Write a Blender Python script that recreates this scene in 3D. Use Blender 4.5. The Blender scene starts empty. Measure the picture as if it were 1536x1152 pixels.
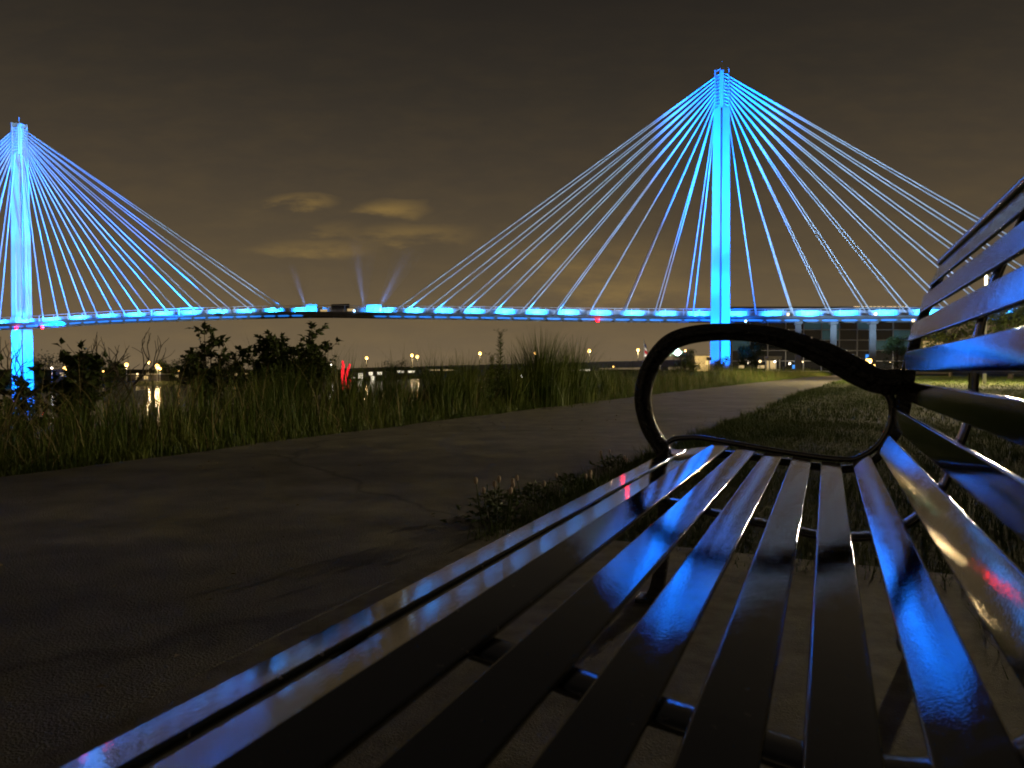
import bpy, math, random
import numpy as np
from mathutils import Vector, Matrix
sc = bpy.context.scene
RNG = np.random.default_rng(11)
random.seed(5)
R = math.radians

# ------------------------------------------------------------------ camera, sky, light, exposure
F = 1065.0                                   # focal length in pixels of a 1536 px wide picture
PITCH = math.atan(22 / F)
THETA = math.atan(472 / F)                   # the bench and the path run along this bearing
H = 0.62
cd = bpy.data.cameras.new('camera')
cam = bpy.data.objects.new('camera', cd)
sc.collection.objects.link(cam)
cam.location = (0, 0, H)
cam.rotation_euler = (R(90) - PITCH, 0, 0)
cd.sensor_width = 36
cd.lens = 36 * F / 1536
cd.clip_start = 0.02
cd.clip_end = 9000
cd.dof.use_dof = True
cd.dof.focus_distance = 7.0
cd.dof.aperture_fstop = 15
sc.camera = cam
sc.view_settings.view_transform = 'Standard'
sc.view_settings.look = 'None'
sc.view_settings.exposure = 0
sc.view_settings.gamma = 1
sc.view_settings.use_curve_mapping = False
sc.render.engine = 'CYCLES'
sc.cycles.use_denoising = True
sc.cycles.max_bounces = 6
sc.cycles.filter_width = 1.9
sc.cycles.sample_clamp_indirect = 6
sc.cycles.use_light_tree = True

world = bpy.data.worlds.new('World')
sc.world = world
world.use_nodes = True


def build_sky():
    nt = world.node_tree
    N, K = nt.nodes, nt.links
    N.clear()
    out = N.new('ShaderNodeOutputWorld')
    bg = N.new('ShaderNodeBackground')
    tc = N.new('ShaderNodeTexCoord')
    sep = N.new('ShaderNodeSeparateXYZ')
    K.new(tc.outputs['Generated'], sep.inputs[0])

    def m(op, a, b=None, c=None):
        n = N.new('ShaderNodeMath')
        n.operation = op
        for i, v in enumerate((a, b, c)):
            if v is None:
                continue
            if isinstance(v, (int, float)):
                n.inputs[i].default_value = v
            else:
                K.new(v, n.inputs[i])
        return n.outputs[0]
    # night sky: what is left of the sun far below the horizon, plus the sodium glow of the city
    sky = N.new('ShaderNodeTexSky')
    sky.sky_type = 'NISHITA'
    sky.sun_disc = False
    sky.sun_elevation = R(-9)
    sky.sun_rotation = R(200)
    ramp = N.new('ShaderNodeValToRGB')
    cr = ramp.color_ramp
    cr.elements[0].position = 0.0
    cr.elements[0].color = (.165, .120, .070, 1)
    cr.elements[1].position = 1.0
    cr.elements[1].color = (.009, .0078, .0066, 1)
    for pos, col in ((.06, (.142, .102, .056, 1)), (.16, (.094, .069, .040, 1)), (.26, (.058, .0445, .0295, 1)),
                     (.36, (.034, .0275, .0200, 1)), (.47, (.0195, .0162, .0130, 1))):
        e = cr.elements.new(pos)
        e.color = col
    K.new(m('MAXIMUM', sep.outputs[2], 0.0), ramp.inputs[0])
    # thin drifting cloud, lit from below by the city
    fy = m('MAXIMUM', sep.outputs[1], 0.05)
    px = m('DIVIDE', sep.outputs[0], fy)
    pz = m('DIVIDE', sep.outputs[2], fy)
    comb = N.new('ShaderNodeCombineXYZ')
    K.new(m('MULTIPLY', px, 9.0), comb.inputs[0])
    K.new(m('MULTIPLY', pz, 30.0), comb.inputs[1])
    noi = N.new('ShaderNodeTexNoise')
    noi.inputs['Scale'].default_value = 1.3
    noi.inputs['Detail'].default_value = 7
    noi.inputs['Roughness'].default_value = .6
    K.new(comb.outputs[0], noi.inputs['Vector'])
    wob = m('MULTIPLY', m('SUBTRACT', noi.outputs[0], .5), .085)
    tot = None
    for (x, y, rx, ry, a) in ((455, 304, 62, 15, .9), (592, 316, 62, 19, .9), (480, 374, 110, 18, .5),
                              (622, 352, 110, 20, .6), (505, 344, 40, 12, .25), (900, 400, 190, 60, .35), (960, 440, 160, 30, .35)):
        cx, cz = (x - 768) / F, (554 - y) / F
        ex = m('DIVIDE', m('SUBTRACT', m('ADD', px, wob), cx), rx / F)
        ez = m('DIVIDE', m('SUBTRACT', m('ADD', pz, m('MULTIPLY', wob, .45)), cz), ry / F)
        v = m('SUBTRACT', 1.0, m('ADD', m('MULTIPLY', ex, ex), m('MULTIPLY', ez, ez)))
        v = m('MULTIPLY', m('POWER', m('MAXIMUM', v, 0.0), 1.5), a)
        tot = v if tot is None else m('ADD', tot, v)
    front = m('GREATER_THAN', sep.outputs[1], 0.06)
    dens = m('MULTIPLY', m('MULTIPLY', m('MULTIPLY', tot, front), m('MAXIMUM', m('SUBTRACT', noi.outputs[0], .25), 0.0)), 2.0)
    veil = m('MULTIPLY', m('MAXIMUM', m('SUBTRACT', noi.outputs[0], .42), 0.0), .30)
    veil = m('MULTIPLY', veil, m('MULTIPLY', front, m('SUBTRACT', 1.0, m('MULTIPLY', sep.outputs[2], 2.0))))
    dens = m('ADD', dens, m('MAXIMUM', veil, 0.0))
    mix = N.new('ShaderNodeMixRGB')
    mix.blend_type = 'ADD'
    K.new(dens, mix.inputs[0])
    K.new(ramp.outputs[0], mix.inputs[1])
    mix.inputs[2].default_value = (.23, .135, .020, 1)
    add = N.new('ShaderNodeMixRGB')
    add.blend_type = 'ADD'
    add.inputs[0].default_value = .02
    K.new(mix.outputs[0], add.inputs[1])
    K.new(sky.outputs[0], add.inputs[2])
    K.new(add.outputs[0], bg.inputs[0])
    bg.inputs[1].default_value = 1.0
    K.new(bg.outputs[0], out.inputs[0])


build_sky()
sun = bpy.data.lights.new('city_glow_fill', 'SUN')      # faint, wide, warm fill, added to stand in for city glow
sun.energy = .02
sun.angle = R(25)
sun.color = (1, .86, .62)
so = bpy.data.objects.new('city_glow_fill', sun)
so.rotation_euler = (R(58), 0, R(20))
sc.collection.objects.link(so)

# ------------------------------------------------------------------ helpers
SN, CS = math.sin(THETA), math.cos(THETA)


def W(L, t, z=0.0):                                # L: to the right of the bench line, t: along it
    return Vector((SN * t + CS * L, CS * t - SN * L, z))


def LT(X, Y):
    return X * CS - Y * SN, X * SN + Y * CS


def at(x, y, Y):                                   # a point at depth Y on the sight line of a picture point
    return Vector(((x - 768) / F * Y, Y, H + (554 - y) / F * Y))


C = sc.collection
MATS = {}


def mat(name, col, rough=.6, metal=0.0, emit=None, strength=0.0, var=0.0, scale=3.0, bump=0.0, bscale=40.0, spec=.5,
        col2=None, rvar=0.0, trans=0.0, coat=0.0):
    if name in MATS:
        return MATS[name]
    mt = bpy.data.materials.new(name)
    mt.use_nodes = True
    N, K = mt.node_tree.nodes, mt.node_tree.links
    b = N['Principled BSDF']
    b.inputs['Base Color'].default_value = (*col, 1)
    b.inputs['Roughness'].default_value = rough
    b.inputs['Metallic'].default_value = metal
    b.inputs['Specular IOR Level'].default_value = spec
    b.inputs['Coat Weight'].default_value = coat
    if emit:
        b.inputs['Emission Color'].default_value = (*emit, 1)
        b.inputs['Emission Strength'].default_value = strength
    tc = N.new('ShaderNodeTexCoord')
    if var or col2 or rvar:
        n = N.new('ShaderNodeTexNoise')
        n.inputs['Scale'].default_value = scale
        n.inputs['Detail'].default_value = 8
        n.inputs['Roughness'].default_value = .62
        K.new(tc.outputs['Object'], n.inputs['Vector'])
        if var or col2:
            r = N.new('ShaderNodeValToRGB')
            a2 = col2 or tuple(c * (1 + var) for c in col)
            a1 = col if col2 else tuple(c * (1 - var) for c in col)
            r.color_ramp.elements[0].position = .32
            r.color_ramp.elements[1].position = .68
            r.color_ramp.elements[0].color = (*a1, 1)
            r.color_ramp.elements[1].color = (*a2, 1)
            K.new(n.outputs[0], r.inputs[0])
            K.new(r.outputs[0], b.inputs['Base Color'])
        if rvar:
            mr = N.new('ShaderNodeMapRange')
            mr.inputs[1].default_value = .3
            mr.inputs[2].default_value = .7
            mr.inputs[3].default_value = max(.02, rough - rvar)
            mr.inputs[4].default_value = rough + rvar
            K.new(n.outputs[0], mr.inputs[0])
            K.new(mr.outputs[0], b.inputs['Roughness'])
    if bump:
        n2 = N.new('ShaderNodeTexNoise')
        n2.inputs['Scale'].default_value = bscale
        n2.inputs['Detail'].default_value = 6
        K.new(tc.outputs['Object'], n2.inputs['Vector'])
        bp = N.new('ShaderNodeBump')
        bp.inputs['Strength'].default_value = bump
        bp.inputs['Distance'].default_value = .02
        K.new(n2.outputs[0], bp.inputs['Height'])
        K.new(bp.outputs[0], b.inputs['Normal'])
    MATS[name] = mt
    return mt


class MB:
    """collects geometry for one mesh"""
    def __init__(s):
        s.v, s.f, s.sm = [], [], []

    def add(s, vs, fs, smooth=False):
        o = len(s.v)
        s.v += [tuple(v) for v in vs]
        s.f += [tuple(i + o for i in f) for f in fs]
        s.sm += [smooth] * len(fs)
        return s

    def box(s, c, size, ax=None):
        c = Vector(c)
        ax = ax or (Vector((1, 0, 0)), Vector((0, 1, 0)), Vector((0, 0, 1)))
        vs = []
        for i in (-.5, .5):
            for j in (-.5, .5):
                for k in (-.5, .5):
                    vs.append(c + ax[0] * (i * size[0]) + ax[1] * (j * size[1]) + ax[2] * (k * size[2]))
        return s.add(vs, [(0, 1, 3, 2), (4, 6, 7, 5), (0, 4, 5, 1), (2, 3, 7, 6), (0, 2, 6, 4), (1, 5, 7, 3)])

    def bar(s, a, b, w, h, up=Vector((0, 0, 1))):      # box from a to b, w across, h along up
        a, b = Vector(a), Vector(b)
        x = (b - a)
        l = x.length
        x.normalize()
        y = up.cross(x)
        y.normalize()
        z = x.cross(y)
        return s.box((a + b) / 2, (l, w, h), (x, y, z))

    def tube(s, pts, rad, n=8, cap=True):
        pts = [Vector(p) for p in pts]
        if isinstance(rad, (int, float)):
            rad = [rad] * len(pts)
        rings = []
        ref = None
        for i, p in enumerate(pts):
            d = (pts[min(i + 1, len(pts) - 1)] - pts[max(i - 1, 0)])
            d.normalize()
            if ref is None:
                ref = d.orthogonal().normalized()
            else:
                ref = (ref - d * ref.dot(d)).normalized()
            e = d.cross(ref)
            rings.append([p + (ref * math.cos(2 * math.pi * k / n) + e * math.sin(2 * math.pi * k / n)) * rad[i] for k in range(n)])
        vs = [v for r in rings for v in r]
        fs = []
        for i in range(len(pts) - 1):
            for k in range(n):
                k2 = (k + 1) % n
                fs.append((i * n + k, i * n + k2, (i + 1) * n + k2, (i + 1) * n + k))
        s.add(vs, fs, True)
        if cap:
            s.add(rings[0], [tuple(range(n))[::-1]])
            s.add(rings[-1], [tuple(range(n))])
        return s

    def ball(s, c, r, seg=10, ring=6, sz=(1, 1, 1)):
        c = Vector(c)
        vs = [c + Vector((0, 0, r * sz[2]))]
        for i in range(1, ring):
            a = math.pi * i / ring
            for k in range(seg):
                b = 2 * math.pi * k / seg
                vs.append(c + Vector((math.sin(a) * math.cos(b) * sz[0], math.sin(a) * math.sin(b) * sz[1], math.cos(a) * sz[2])) * r)
        vs.append(c - Vector((0, 0, r * sz[2])))
        fs = []
        for k in range(seg):
            fs.append((0, 1 + k, 1 + (k + 1) % seg))
            fs.append((len(vs) - 1, len(vs) - 1 - seg + (k + 1) % seg, len(vs) - 1 - seg + k))
        for i in range(ring - 2):
            for k in range(seg):
                a = 1 + i * seg
                fs.append((a + k, a + seg + k, a + seg + (k + 1) % seg, a + (k + 1) % seg))
        return s.add(vs, fs, True)

    def build(s, name, m, parent=None, bevel=0.0, bseg=2):
        me = bpy.data.meshes.new(name)
        me.from_pydata(s.v, [], s.f)
        me.polygons.foreach_set('use_smooth', s.sm)
        me.materials.append(m)
        me.update()
        o = bpy.data.objects.new(name, me)
        C.objects.link(o)
        if parent:
            o.parent = parent
            o.matrix_parent_inverse = parent.matrix_world.inverted() if parent.type != 'EMPTY' else Matrix.Translation(-parent.location)
        if bevel:
            bm = o.modifiers.new('bevel', 'BEVEL')
            bm.width = bevel
            bm.segments = bseg
            bm.limit_method = 'ANGLE'
        return o


def mesh_np(name, verts, faces, m, parent=None, smooth=False):
    """verts Nx3, faces MxK numpy"""
    me = bpy.data.meshes.new(name)
    k = faces.shape[1]
    me.vertices.add(len(verts))
    me.vertices.foreach_set('co', np.asarray(verts, np.float32).ravel())
    me.loops.add(faces.size)
    me.loops.foreach_set('vertex_index', faces.astype(np.int32).ravel())
    me.polygons.add(len(faces))
    me.polygons.foreach_set('loop_start', np.arange(0, faces.size, k, dtype=np.int32))
    me.polygons.foreach_set('use_smooth', np.full(len(faces), smooth))
    me.update(calc_edges=True)
    me.materials.append(m)
    o = bpy.data.objects.new(name, me)
    C.objects.link(o)
    if parent:
        o.parent = parent
        o.matrix_parent_inverse = Matrix.Translation(-parent.location)
    return o


def empty(name, loc, label, cat, group=None):
    o = bpy.data.objects.new(name, None)
    o.location = loc
    C.objects.link(o)
    return tag(o, label, cat, group)


def tag(o, label=None, cat=None, group=None, kind=None):
    if label:
        o['label'] = label
    if cat:
        o['category'] = cat
    if group:
        o['group'] = group
    if kind:
        o['kind'] = kind
    return o


def lamp(name, kind, loc, power, col, parent=None, target=None, angle=60, blend=.5, rad=.1):
    l = bpy.data.lights.new(name, kind)
    l.energy = power
    l.color = col
    l.shadow_soft_size = rad
    o = bpy.data.objects.new(name, l)
    o.location = loc
    C.objects.link(o)
    if kind == 'SPOT':
        l.spot_size = R(angle)
        l.spot_blend = blend
        o.rotation_euler = (Vector(target) - Vector(loc)).to_track_quat('-Z', 'Y').to_euler()
    if parent:
        o.parent = parent
        o.matrix_parent_inverse = Matrix.Translation(-parent.location) if parent.type == 'EMPTY' else parent.matrix_world.inverted()
    return o


def blades(n, base, height, width, bend, az, segs=3, tip=.05):
    """n curved grass blades -> verts, quads. base nx3"""
    k = segs + 1
    s = np.linspace(0, 1, k)[None, :]
    dx, dy = np.cos(az)[:, None], np.sin(az)[:, None]
    curve = bend[:, None] * s ** 2
    hz = height[:, None] * (s - .28 * np.minimum(np.abs(bend[:, None] / np.maximum(height[:, None], .01)), 1.2) * s ** 2)
    cx = base[:, 0:1] + dx * curve
    cy = base[:, 1:2] + dy * curve
    cz = base[:, 2:3] + hz
    wa = az + RNG.uniform(.7, 2.4, n)
    w = width[:, None] * (1 - (1 - tip) * s ** 1.6) * .5
    wx, wy = np.cos(wa)[:, None] * w, np.sin(wa)[:, None] * w
    l = np.stack([cx - wx, cy - wy, cz], 2)
    r = np.stack([cx + wx, cy + wy, cz], 2)
    v = np.stack([l, r], 2).reshape(n, k * 2, 3)
    o = (np.arange(n) * k * 2)[:, None]
    fs = []
    for i in range(segs):
        fs.append(np.stack([o[:, 0] + 2 * i, o[:, 0] + 2 * i + 1, o[:, 0] + 2 * i + 3, o[:, 0] + 2 * i + 2], 1))
    return v.reshape(-1, 3), np.concatenate(fs, 0)


def leaves(pos, dirs, length, width, droop=.25):
    """leaf-shaped folded diamonds: 6 verts, 4 quads-as-tris each"""
    n = len(pos)
    d = dirs / np.maximum(np.linalg.norm(dirs, axis=1, keepdims=True), 1e-6)
    up = np.tile(np.array([[0, 0, 1.]]), (n, 1)) + RNG.normal(0, .45, (n, 3))
    side = np.cross(d, up)
    side /= np.maximum(np.linalg.norm(side, axis=1, keepdims=True), 1e-6)
    nor = np.cross(side, d)
    L, Wd = length[:, None], width[:, None]
    p0 = pos
    p1 = pos + d * L * .45 + side * Wd * .5 + nor * Wd * .18
    p2 = pos + d * L * .45 - side * Wd * .5 + nor * Wd * .18
    p3 = pos + d * L * .45
    p4 = pos + d * L - nor * L * droop
    v = np.stack([p0, p1, p2, p3, p4], 1).reshape(-1, 3)
    o = (np.arange(n) * 5)[:, None]
    f = np.concatenate([o + np.array([[0, 1, 3]]), o + np.array([[0, 3, 2]]), o + np.array([[1, 4, 3]]), o + np.array([[3, 4, 2]])], 0)
    return v, f


# ------------------------------------------------------------------ materials
M_path = mat('path_concrete', (.145, .132, .098), .72, var=.34, scale=3.2, bump=.5, bscale=170, spec=.4, rvar=.1)
M_pad = mat('pad_concrete', (.15, .135, .11), .85, var=.34, scale=14, bump=.35, bscale=260, spec=.2)
M_soil = mat('soil_and_turf', (.03, .034, .012), .95, col2=(.052, .058, .018), scale=4, bump=.8, bscale=20, spec=.1)
M_grass = mat('lawn_grass', (.028, .058, .008), .7, col2=(.075, .098, .016), scale=1.3, spec=.25)
M_tall = mat('tall_grass', (.035, .088, .010), .6, col2=(.17, .19, .032), scale=2.6, spec=.25)
M_leaf = mat('dark_leaf', (.04, .066, .02), .5, col2=(.085, .11, .03), scale=3, spec=.3)
M_bark = mat('bark', (.07, .055, .04), .9, var=.3, scale=8)
M_conc = mat('tower_concrete', (.72, .72, .70), .6, var=.05, scale=.35, bump=.05, bscale=6)
M_deck = mat('deck_concrete', (.16, .15, .14), .8, var=.2, scale=1)
M_white = mat('white_steel', (.75, .76, .78), .4, var=.04, scale=1)
M_cable = mat('cable_sheath', (.8, .8, .8), .35)
M_mesh = mat('railing_mesh', (.55, .56, .57), .55, var=.25, scale=.8)
M_pier = mat('pier_concrete', (.30, .27, .24), .8, var=.15, scale=.6)
M_fasciaglow = mat('fascia_blue_glow', (.1, .2, .4), .5, emit=(.012, .20, .80), strength=.95)  # blue light falling on the fascia, put in as emission
M_red = mat('red_beacon', (.3, .01, .01), .4, emit=(1, .0008, .004), strength=70)
M_redtube = mat('red_tube', (.3, .01, .01), .4, emit=(1, .012, .03), strength=2.2)
M_warm = mat('warm_lamp', (.8, .6, .3), .4, emit=(1, .52, .12), strength=6)
M_warmsoft = mat('warm_lamp_soft', (.8, .6, .3), .4, emit=(1, .70, .34), strength=2.4)
M_whitelamp = mat('white_lamp', (.8, .8, .8), .4, emit=(1, .9, .72), strength=9)
M_bluelamp = mat('blue_white_lamp', (.5, .6, .8), .4, emit=(.25, .55, 1), strength=14)
M_litwarm = mat('lit_interior', (.5, .42, .25), .7, emit=(1, .70, .30), strength=.5, var=.3, scale=1.2)
M_litwhite = mat('lit_interior_white', (.6, .6, .5), .7, emit=(1, .88, .62), strength=1.5)
M_litteal = mat('lit_interior_teal', (.1, .2, .22), .5, emit=(.10, .22, .25), strength=.11)
M_litblue = mat('lit_screen_blue', (.05, .2, .5), .5, emit=(.03, .3, 1), strength=.9)
M_dark = mat('dark_metal', (.03, .03, .032), .5)
M_pole = mat('galvanised_pole', (.42, .42, .40), .5, metal=.6)
M_glass = mat('dark_glass', (.015, .02, .024), .04, spec=.9)
M_mull = mat('mullion', (.42, .40, .36), .5)
M_roof = mat('roof_sheet', (.10, .09, .08), .7, var=.2)
M_wall = mat('cream_wall', (.5, .43, .30), .8, var=.12, scale=.7)
M_cast = mat('cast_iron_paint', (.006, .006, .007), .13, spec=.8, bump=1.0, bscale=70, rvar=.06, scale=30)


def slat_material():
    mt = bpy.data.materials.new('gloss_black_paint')
    mt.use_nodes = True
    N, K = mt.node_tree.nodes, mt.node_tree.links
    b = N['Principled BSDF']
    b.inputs['Base Color'].default_value = (.008, .009, .011, 1)
    b.inputs['IOR'].default_value = 2.0
    tc = N.new('ShaderNodeTexCoord')
    n = N.new('ShaderNodeTexNoise')
    n.inputs['Scale'].default_value = 26
    n.inputs['Detail'].default_value = 7
    n.inputs['Roughness'].default_value = .65
    K.new(tc.outputs['Object'], n.inputs['Vector'])
    mr = N.new('ShaderNodeMapRange')
    for i, v in ((1, .35), (2, .75), (3, .025), (4, .075)):
        mr.inputs[i].default_value = v
    K.new(n.outputs[0], mr.inputs[0])
    K.new(mr.outputs[0], b.inputs['Roughness'])
    # dried water marks and dust: larger dull patches, a few worn specks
    nd = N.new('ShaderNodeTexNoise')
    nd.inputs['Scale'].default_value = 7
    nd.inputs['Detail'].default_value = 10
    nd.inputs['Roughness'].default_value = .72
    K.new(tc.outputs['Object'], nd.inputs['Vector'])
    rd = N.new('ShaderNodeMapRange')
    for i, v in ((1, .52), (2, .66), (3, 0.0), (4, .07)):
        rd.inputs[i].default_value = v
    K.new(nd.outputs[0], rd.inputs[0])
    ad = N.new('ShaderNodeMath')
    K.new(mr.outputs[0], ad.inputs[0])
    K.new(rd.outputs[0], ad.inputs[1])
    K.new(ad.outputs[0], b.inputs['Roughness'])
    sp = N.new('ShaderNodeTexNoise')
    sp.inputs['Scale'].default_value = 95
    sp.inputs['Detail'].default_value = 4
    K.new(tc.outputs['Object'], sp.inputs['Vector'])
    rs = N.new('ShaderNodeValToRGB')
    rs.color_ramp.elements[0].position = .70
    rs.color_ramp.elements[0].color = (.008, .009, .011, 1)
    rs.color_ramp.elements[1].position = .74
    rs.color_ramp.elements[1].color = (.16, .14, .12, 1)
    K.new(sp.outputs[0], rs.inputs[0])
    K.new(rs.outputs[0], b.inputs['Base Color'])
    n2 = N.new('ShaderNodeTexNoise')
    n2.inputs['Scale'].default_value = 16
    n2.inputs['Detail'].default_value = 3
    K.new(tc.outputs['Object'], n2.inputs['Vector'])
    bp = N.new('ShaderNodeBump')
    bp.inputs['Strength'].default_value = .05
    bp.inputs['Distance'].default_value = .003
    K.new(n2.outputs[0], bp.inputs['Height'])
    n3 = N.new('ShaderNodeTexNoise')
    n3.inputs['Scale'].default_value = 420
    K.new(tc.outputs['Object'], n3.inputs['Vector'])
    bp2 = N.new('ShaderNodeBump')
    bp2.inputs['Strength'].default_value = .05
    bp2.inputs['Distance'].default_value = .001
    K.new(n3.outputs[0], bp2.inputs['Height'])
    K.new(bp.outputs[0], bp2.inputs['Normal'])
    K.new(bp2.outputs[0], b.inputs['Normal'])
    return mt


M_slat = slat_material()


def path_cracks():
    """long wandering cracks and darker damp streaks in the concrete"""
    N, K = M_path.node_tree.nodes, M_path.node_tree.links
    b = N['Principled BSDF']
    src = b.inputs['Base Color'].links[0].from_socket
    tc = N.new('ShaderNodeTexCoord')
    nz = N.new('ShaderNodeTexNoise')
    nz.inputs['Scale'].default_value = 1.1
    nz.inputs['Detail'].default_value = 6
    K.new(tc.outputs['Object'], nz.inputs['Vector'])
    mx = N.new('ShaderNodeMixRGB')
    mx.blend_type = 'ADD'
    mx.inputs[0].default_value = .9
    K.new(tc.outputs['Object'], mx.inputs[1])
    K.new(nz.outputs['Color'], mx.inputs[2])
    vo = N.new('ShaderNodeTexVoronoi')
    vo.feature = 'DISTANCE_TO_EDGE'
    vo.inputs['Scale'].default_value = .24
    K.new(mx.outputs[0], vo.inputs['Vector'])
    rp = N.new('ShaderNodeValToRGB')
    rp.color_ramp.elements[0].position = .0
    rp.color_ramp.elements[0].color = (.5, .5, .5, 1)
    rp.color_ramp.elements[1].position = .007
    rp.color_ramp.elements[1].color = (1, 1, 1, 1)
    K.new(vo.outputs['Distance'], rp.inputs[0])
    n4 = N.new('ShaderNodeTexNoise')
    n4.inputs['Scale'].default_value = .8
    n4.inputs['Detail'].default_value = 9
    n4.inputs['Roughness'].default_value = .7
    K.new(tc.outputs['Object'], n4.inputs['Vector'])
    r4 = N.new('ShaderNodeValToRGB')
    r4.color_ramp.elements[0].position = .36
    r4.color_ramp.elements[0].color = (.70, .70, .66, 1)
    r4.color_ramp.elements[1].position = .55
    r4.color_ramp.elements[1].color = (1, 1, 1, 1)
    K.new(n4.outputs[0], r4.inputs[0])
    m1 = N.new('ShaderNodeMixRGB')
    m1.blend_type = 'MULTIPLY'
    m1.inputs[0].default_value = 1
    K.new(src, m1.inputs[1])
    K.new(rp.outputs[0], m1.inputs[2])
    m2 = N.new('ShaderNodeMixRGB')
    m2.blend_type = 'MULTIPLY'
    m2.inputs[0].default_value = 1
    K.new(m1.outputs[0], m2.inputs[1])
    K.new(r4.outputs[0], m2.inputs[2])
    K.new(m2.outputs[0], b.inputs['Base Color'])


path_cracks()


def water_material():
    mt = bpy.data.materials.new('river_water')
    mt.use_nodes = True
    N, K = mt.node_tree.nodes, mt.node_tree.links
    b = N['Principled BSDF']
    b.inputs['Base Color'].default_value = (.012, .012, .010, 1)
    b.inputs['Roughness'].default_value = .06
    b.inputs['IOR'].default_value = 1.33
    tc = N.new('ShaderNodeTexCoord')
    n = N.new('ShaderNodeTexNoise')
    n.inputs['Scale'].default_value = .9
    n.inputs['Detail'].default_value = 4
    K.new(tc.outputs['Object'], n.inputs['Vector'])
    bp = N.new('ShaderNodeBump')
    bp.inputs['Strength'].default_value = .35
    bp.inputs['Distance'].default_value = .12
    K.new(n.outputs[0], bp.inputs['Height'])
    K.new(bp.outputs[0], b.inputs['Normal'])
    return mt


M_water = water_material()

# ------------------------------------------------------------------ terrain, river, path, pad
TT = [-400, 0, 5, 9, 18, 35, 61, 91, 130, 400]
OO = [0, 0, .05, .15, .5, 1.4, 3.0, 6.3, 12.5, 60]


def bendof(t):
    return float(np.interp(t, TT, OO))


def path_l(t):
    return -4.25 + bendof(t)


def path_r(t):
    return -1.14 + bendof(t)


def bank_top(t):
    a = path_l(min(t, 40)) - 2.6
    k = min(max((t - 45) / 60, 0), 1)
    k = k * k * (3 - 2 * k)
    j = min(max((t - 165) / 40, 0), 1)
    return a * (1 - k) + (-26.0) * k - 70 * j


def ground_z(L, t):
    bt = bank_top(t)
    if L >= bt:
        return 0.0
    z = -max(0, (bt - L)) * .42
    z = max(z, -6.5)
    if L < -186:
        z = max(z, min(-3.2, -6.5 + (-186 - L) * .5))
        if L < -225:
            z = max(z, min(-.3, -3.2 + (-225 - L) * .03))
    return z


def build_ground():
    ts = [-3000, -600, -150, -60, -25] + list(np.arange(-10, 40, 1.25)) + list(np.arange(40, 170, 5)) + [190, 230, 300, 450, 700, 1100, 1800, 3000, 6000]
    Ls = [-5000, -2000, -900, -400, -320, -260, -240, -225, -215, -200, -196, -192, -188, -184, -150, -130, -112, -96, -90, -75, -60, -45, -40, -36] + list(np.arange(-34, -4, .75)) + [-3, -1, 1, 3, 8, 20, 60, 200, 700, 2500, 6000]
    v, f = [], []
    for t in ts:
        for L in Ls:
            w = W(L, t)
            z = ground_z(L, t)
            if L < bank_top(t) and L > -40:
                z += .08 * math.sin(L * 2.1 + t * .7) * math.cos(t * 1.3 - L)
            v.append((w.x, w.y, z))
    n = len(Ls)
    for i in range(len(ts) - 1):
        for j in range(n - 1):
            f.append((i * n + j, i * n + j + 1, (i + 1) * n + j + 1, (i + 1) * n + j))
    mb = MB().add(v, f, True)
    tag(mb.build('ground', M_soil), kind='structure')
    a = MB()
    q = [W(-230, -900, -4.2), W(8, -900, -4.2), W(8, 4000, -4.2), W(-230, 4000, -4.2)]
    # the sheet ends under the banks
    q = [W(-200, -900, -4.2), W(-9, -900, -4.2), W(-9, 4000, -4.2), W(-200, 4000, -4.2)]
    a.add(q, [(0, 1, 2, 3)])
    tag(a.build('river', M_water), kind='structure')
    # path, with a rough left edge
    v, f = [], []
    tp = list(np.arange(-14, 30, .4)) + list(np.arange(30, 140, 2.0))
    for t in tp:
        e = .035 * math.sin(t * 2.3) + .03 * math.sin(t * 5.1 + 1)
        e2 = .012 * math.sin(t * 3.3)
        for L, z in ((path_l(t) + e - .05, -.03), (path_l(t) + e, .018), (path_l(t) + 1.0, .022), (path_r(t) - 1.0, .022), (path_r(t) + e2, .018), (path_r(t) + e2 + .03, -.03)):
            w = W(L, t, z)
            v.append(w)
    n = 6
    for i in range(len(tp) - 1):
        for j in range(n - 1):
            f.append((i * n + j, i * n + j + 1, (i + 1) * n + j + 1, (i + 1) * n + j))
    tag(MB().add(v, f, False).build('path', M_path), kind='structure')
    # bench pad: slab poured beside the path with an open joint
    mb = MB()
    mb.box((W(-.37, .2, -.03)), (1.50, 4.4, .11), (Vector((CS, -SN, 0)), Vector((SN, CS, 0)), Vector((0, 0, 1))))
    tag(mb.build('bench_pad', M_pad, bevel=.008), kind='structure')


build_ground()

# ------------------------------------------------------------------ bench
TEND, TBACK = 1.80, -.62


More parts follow.
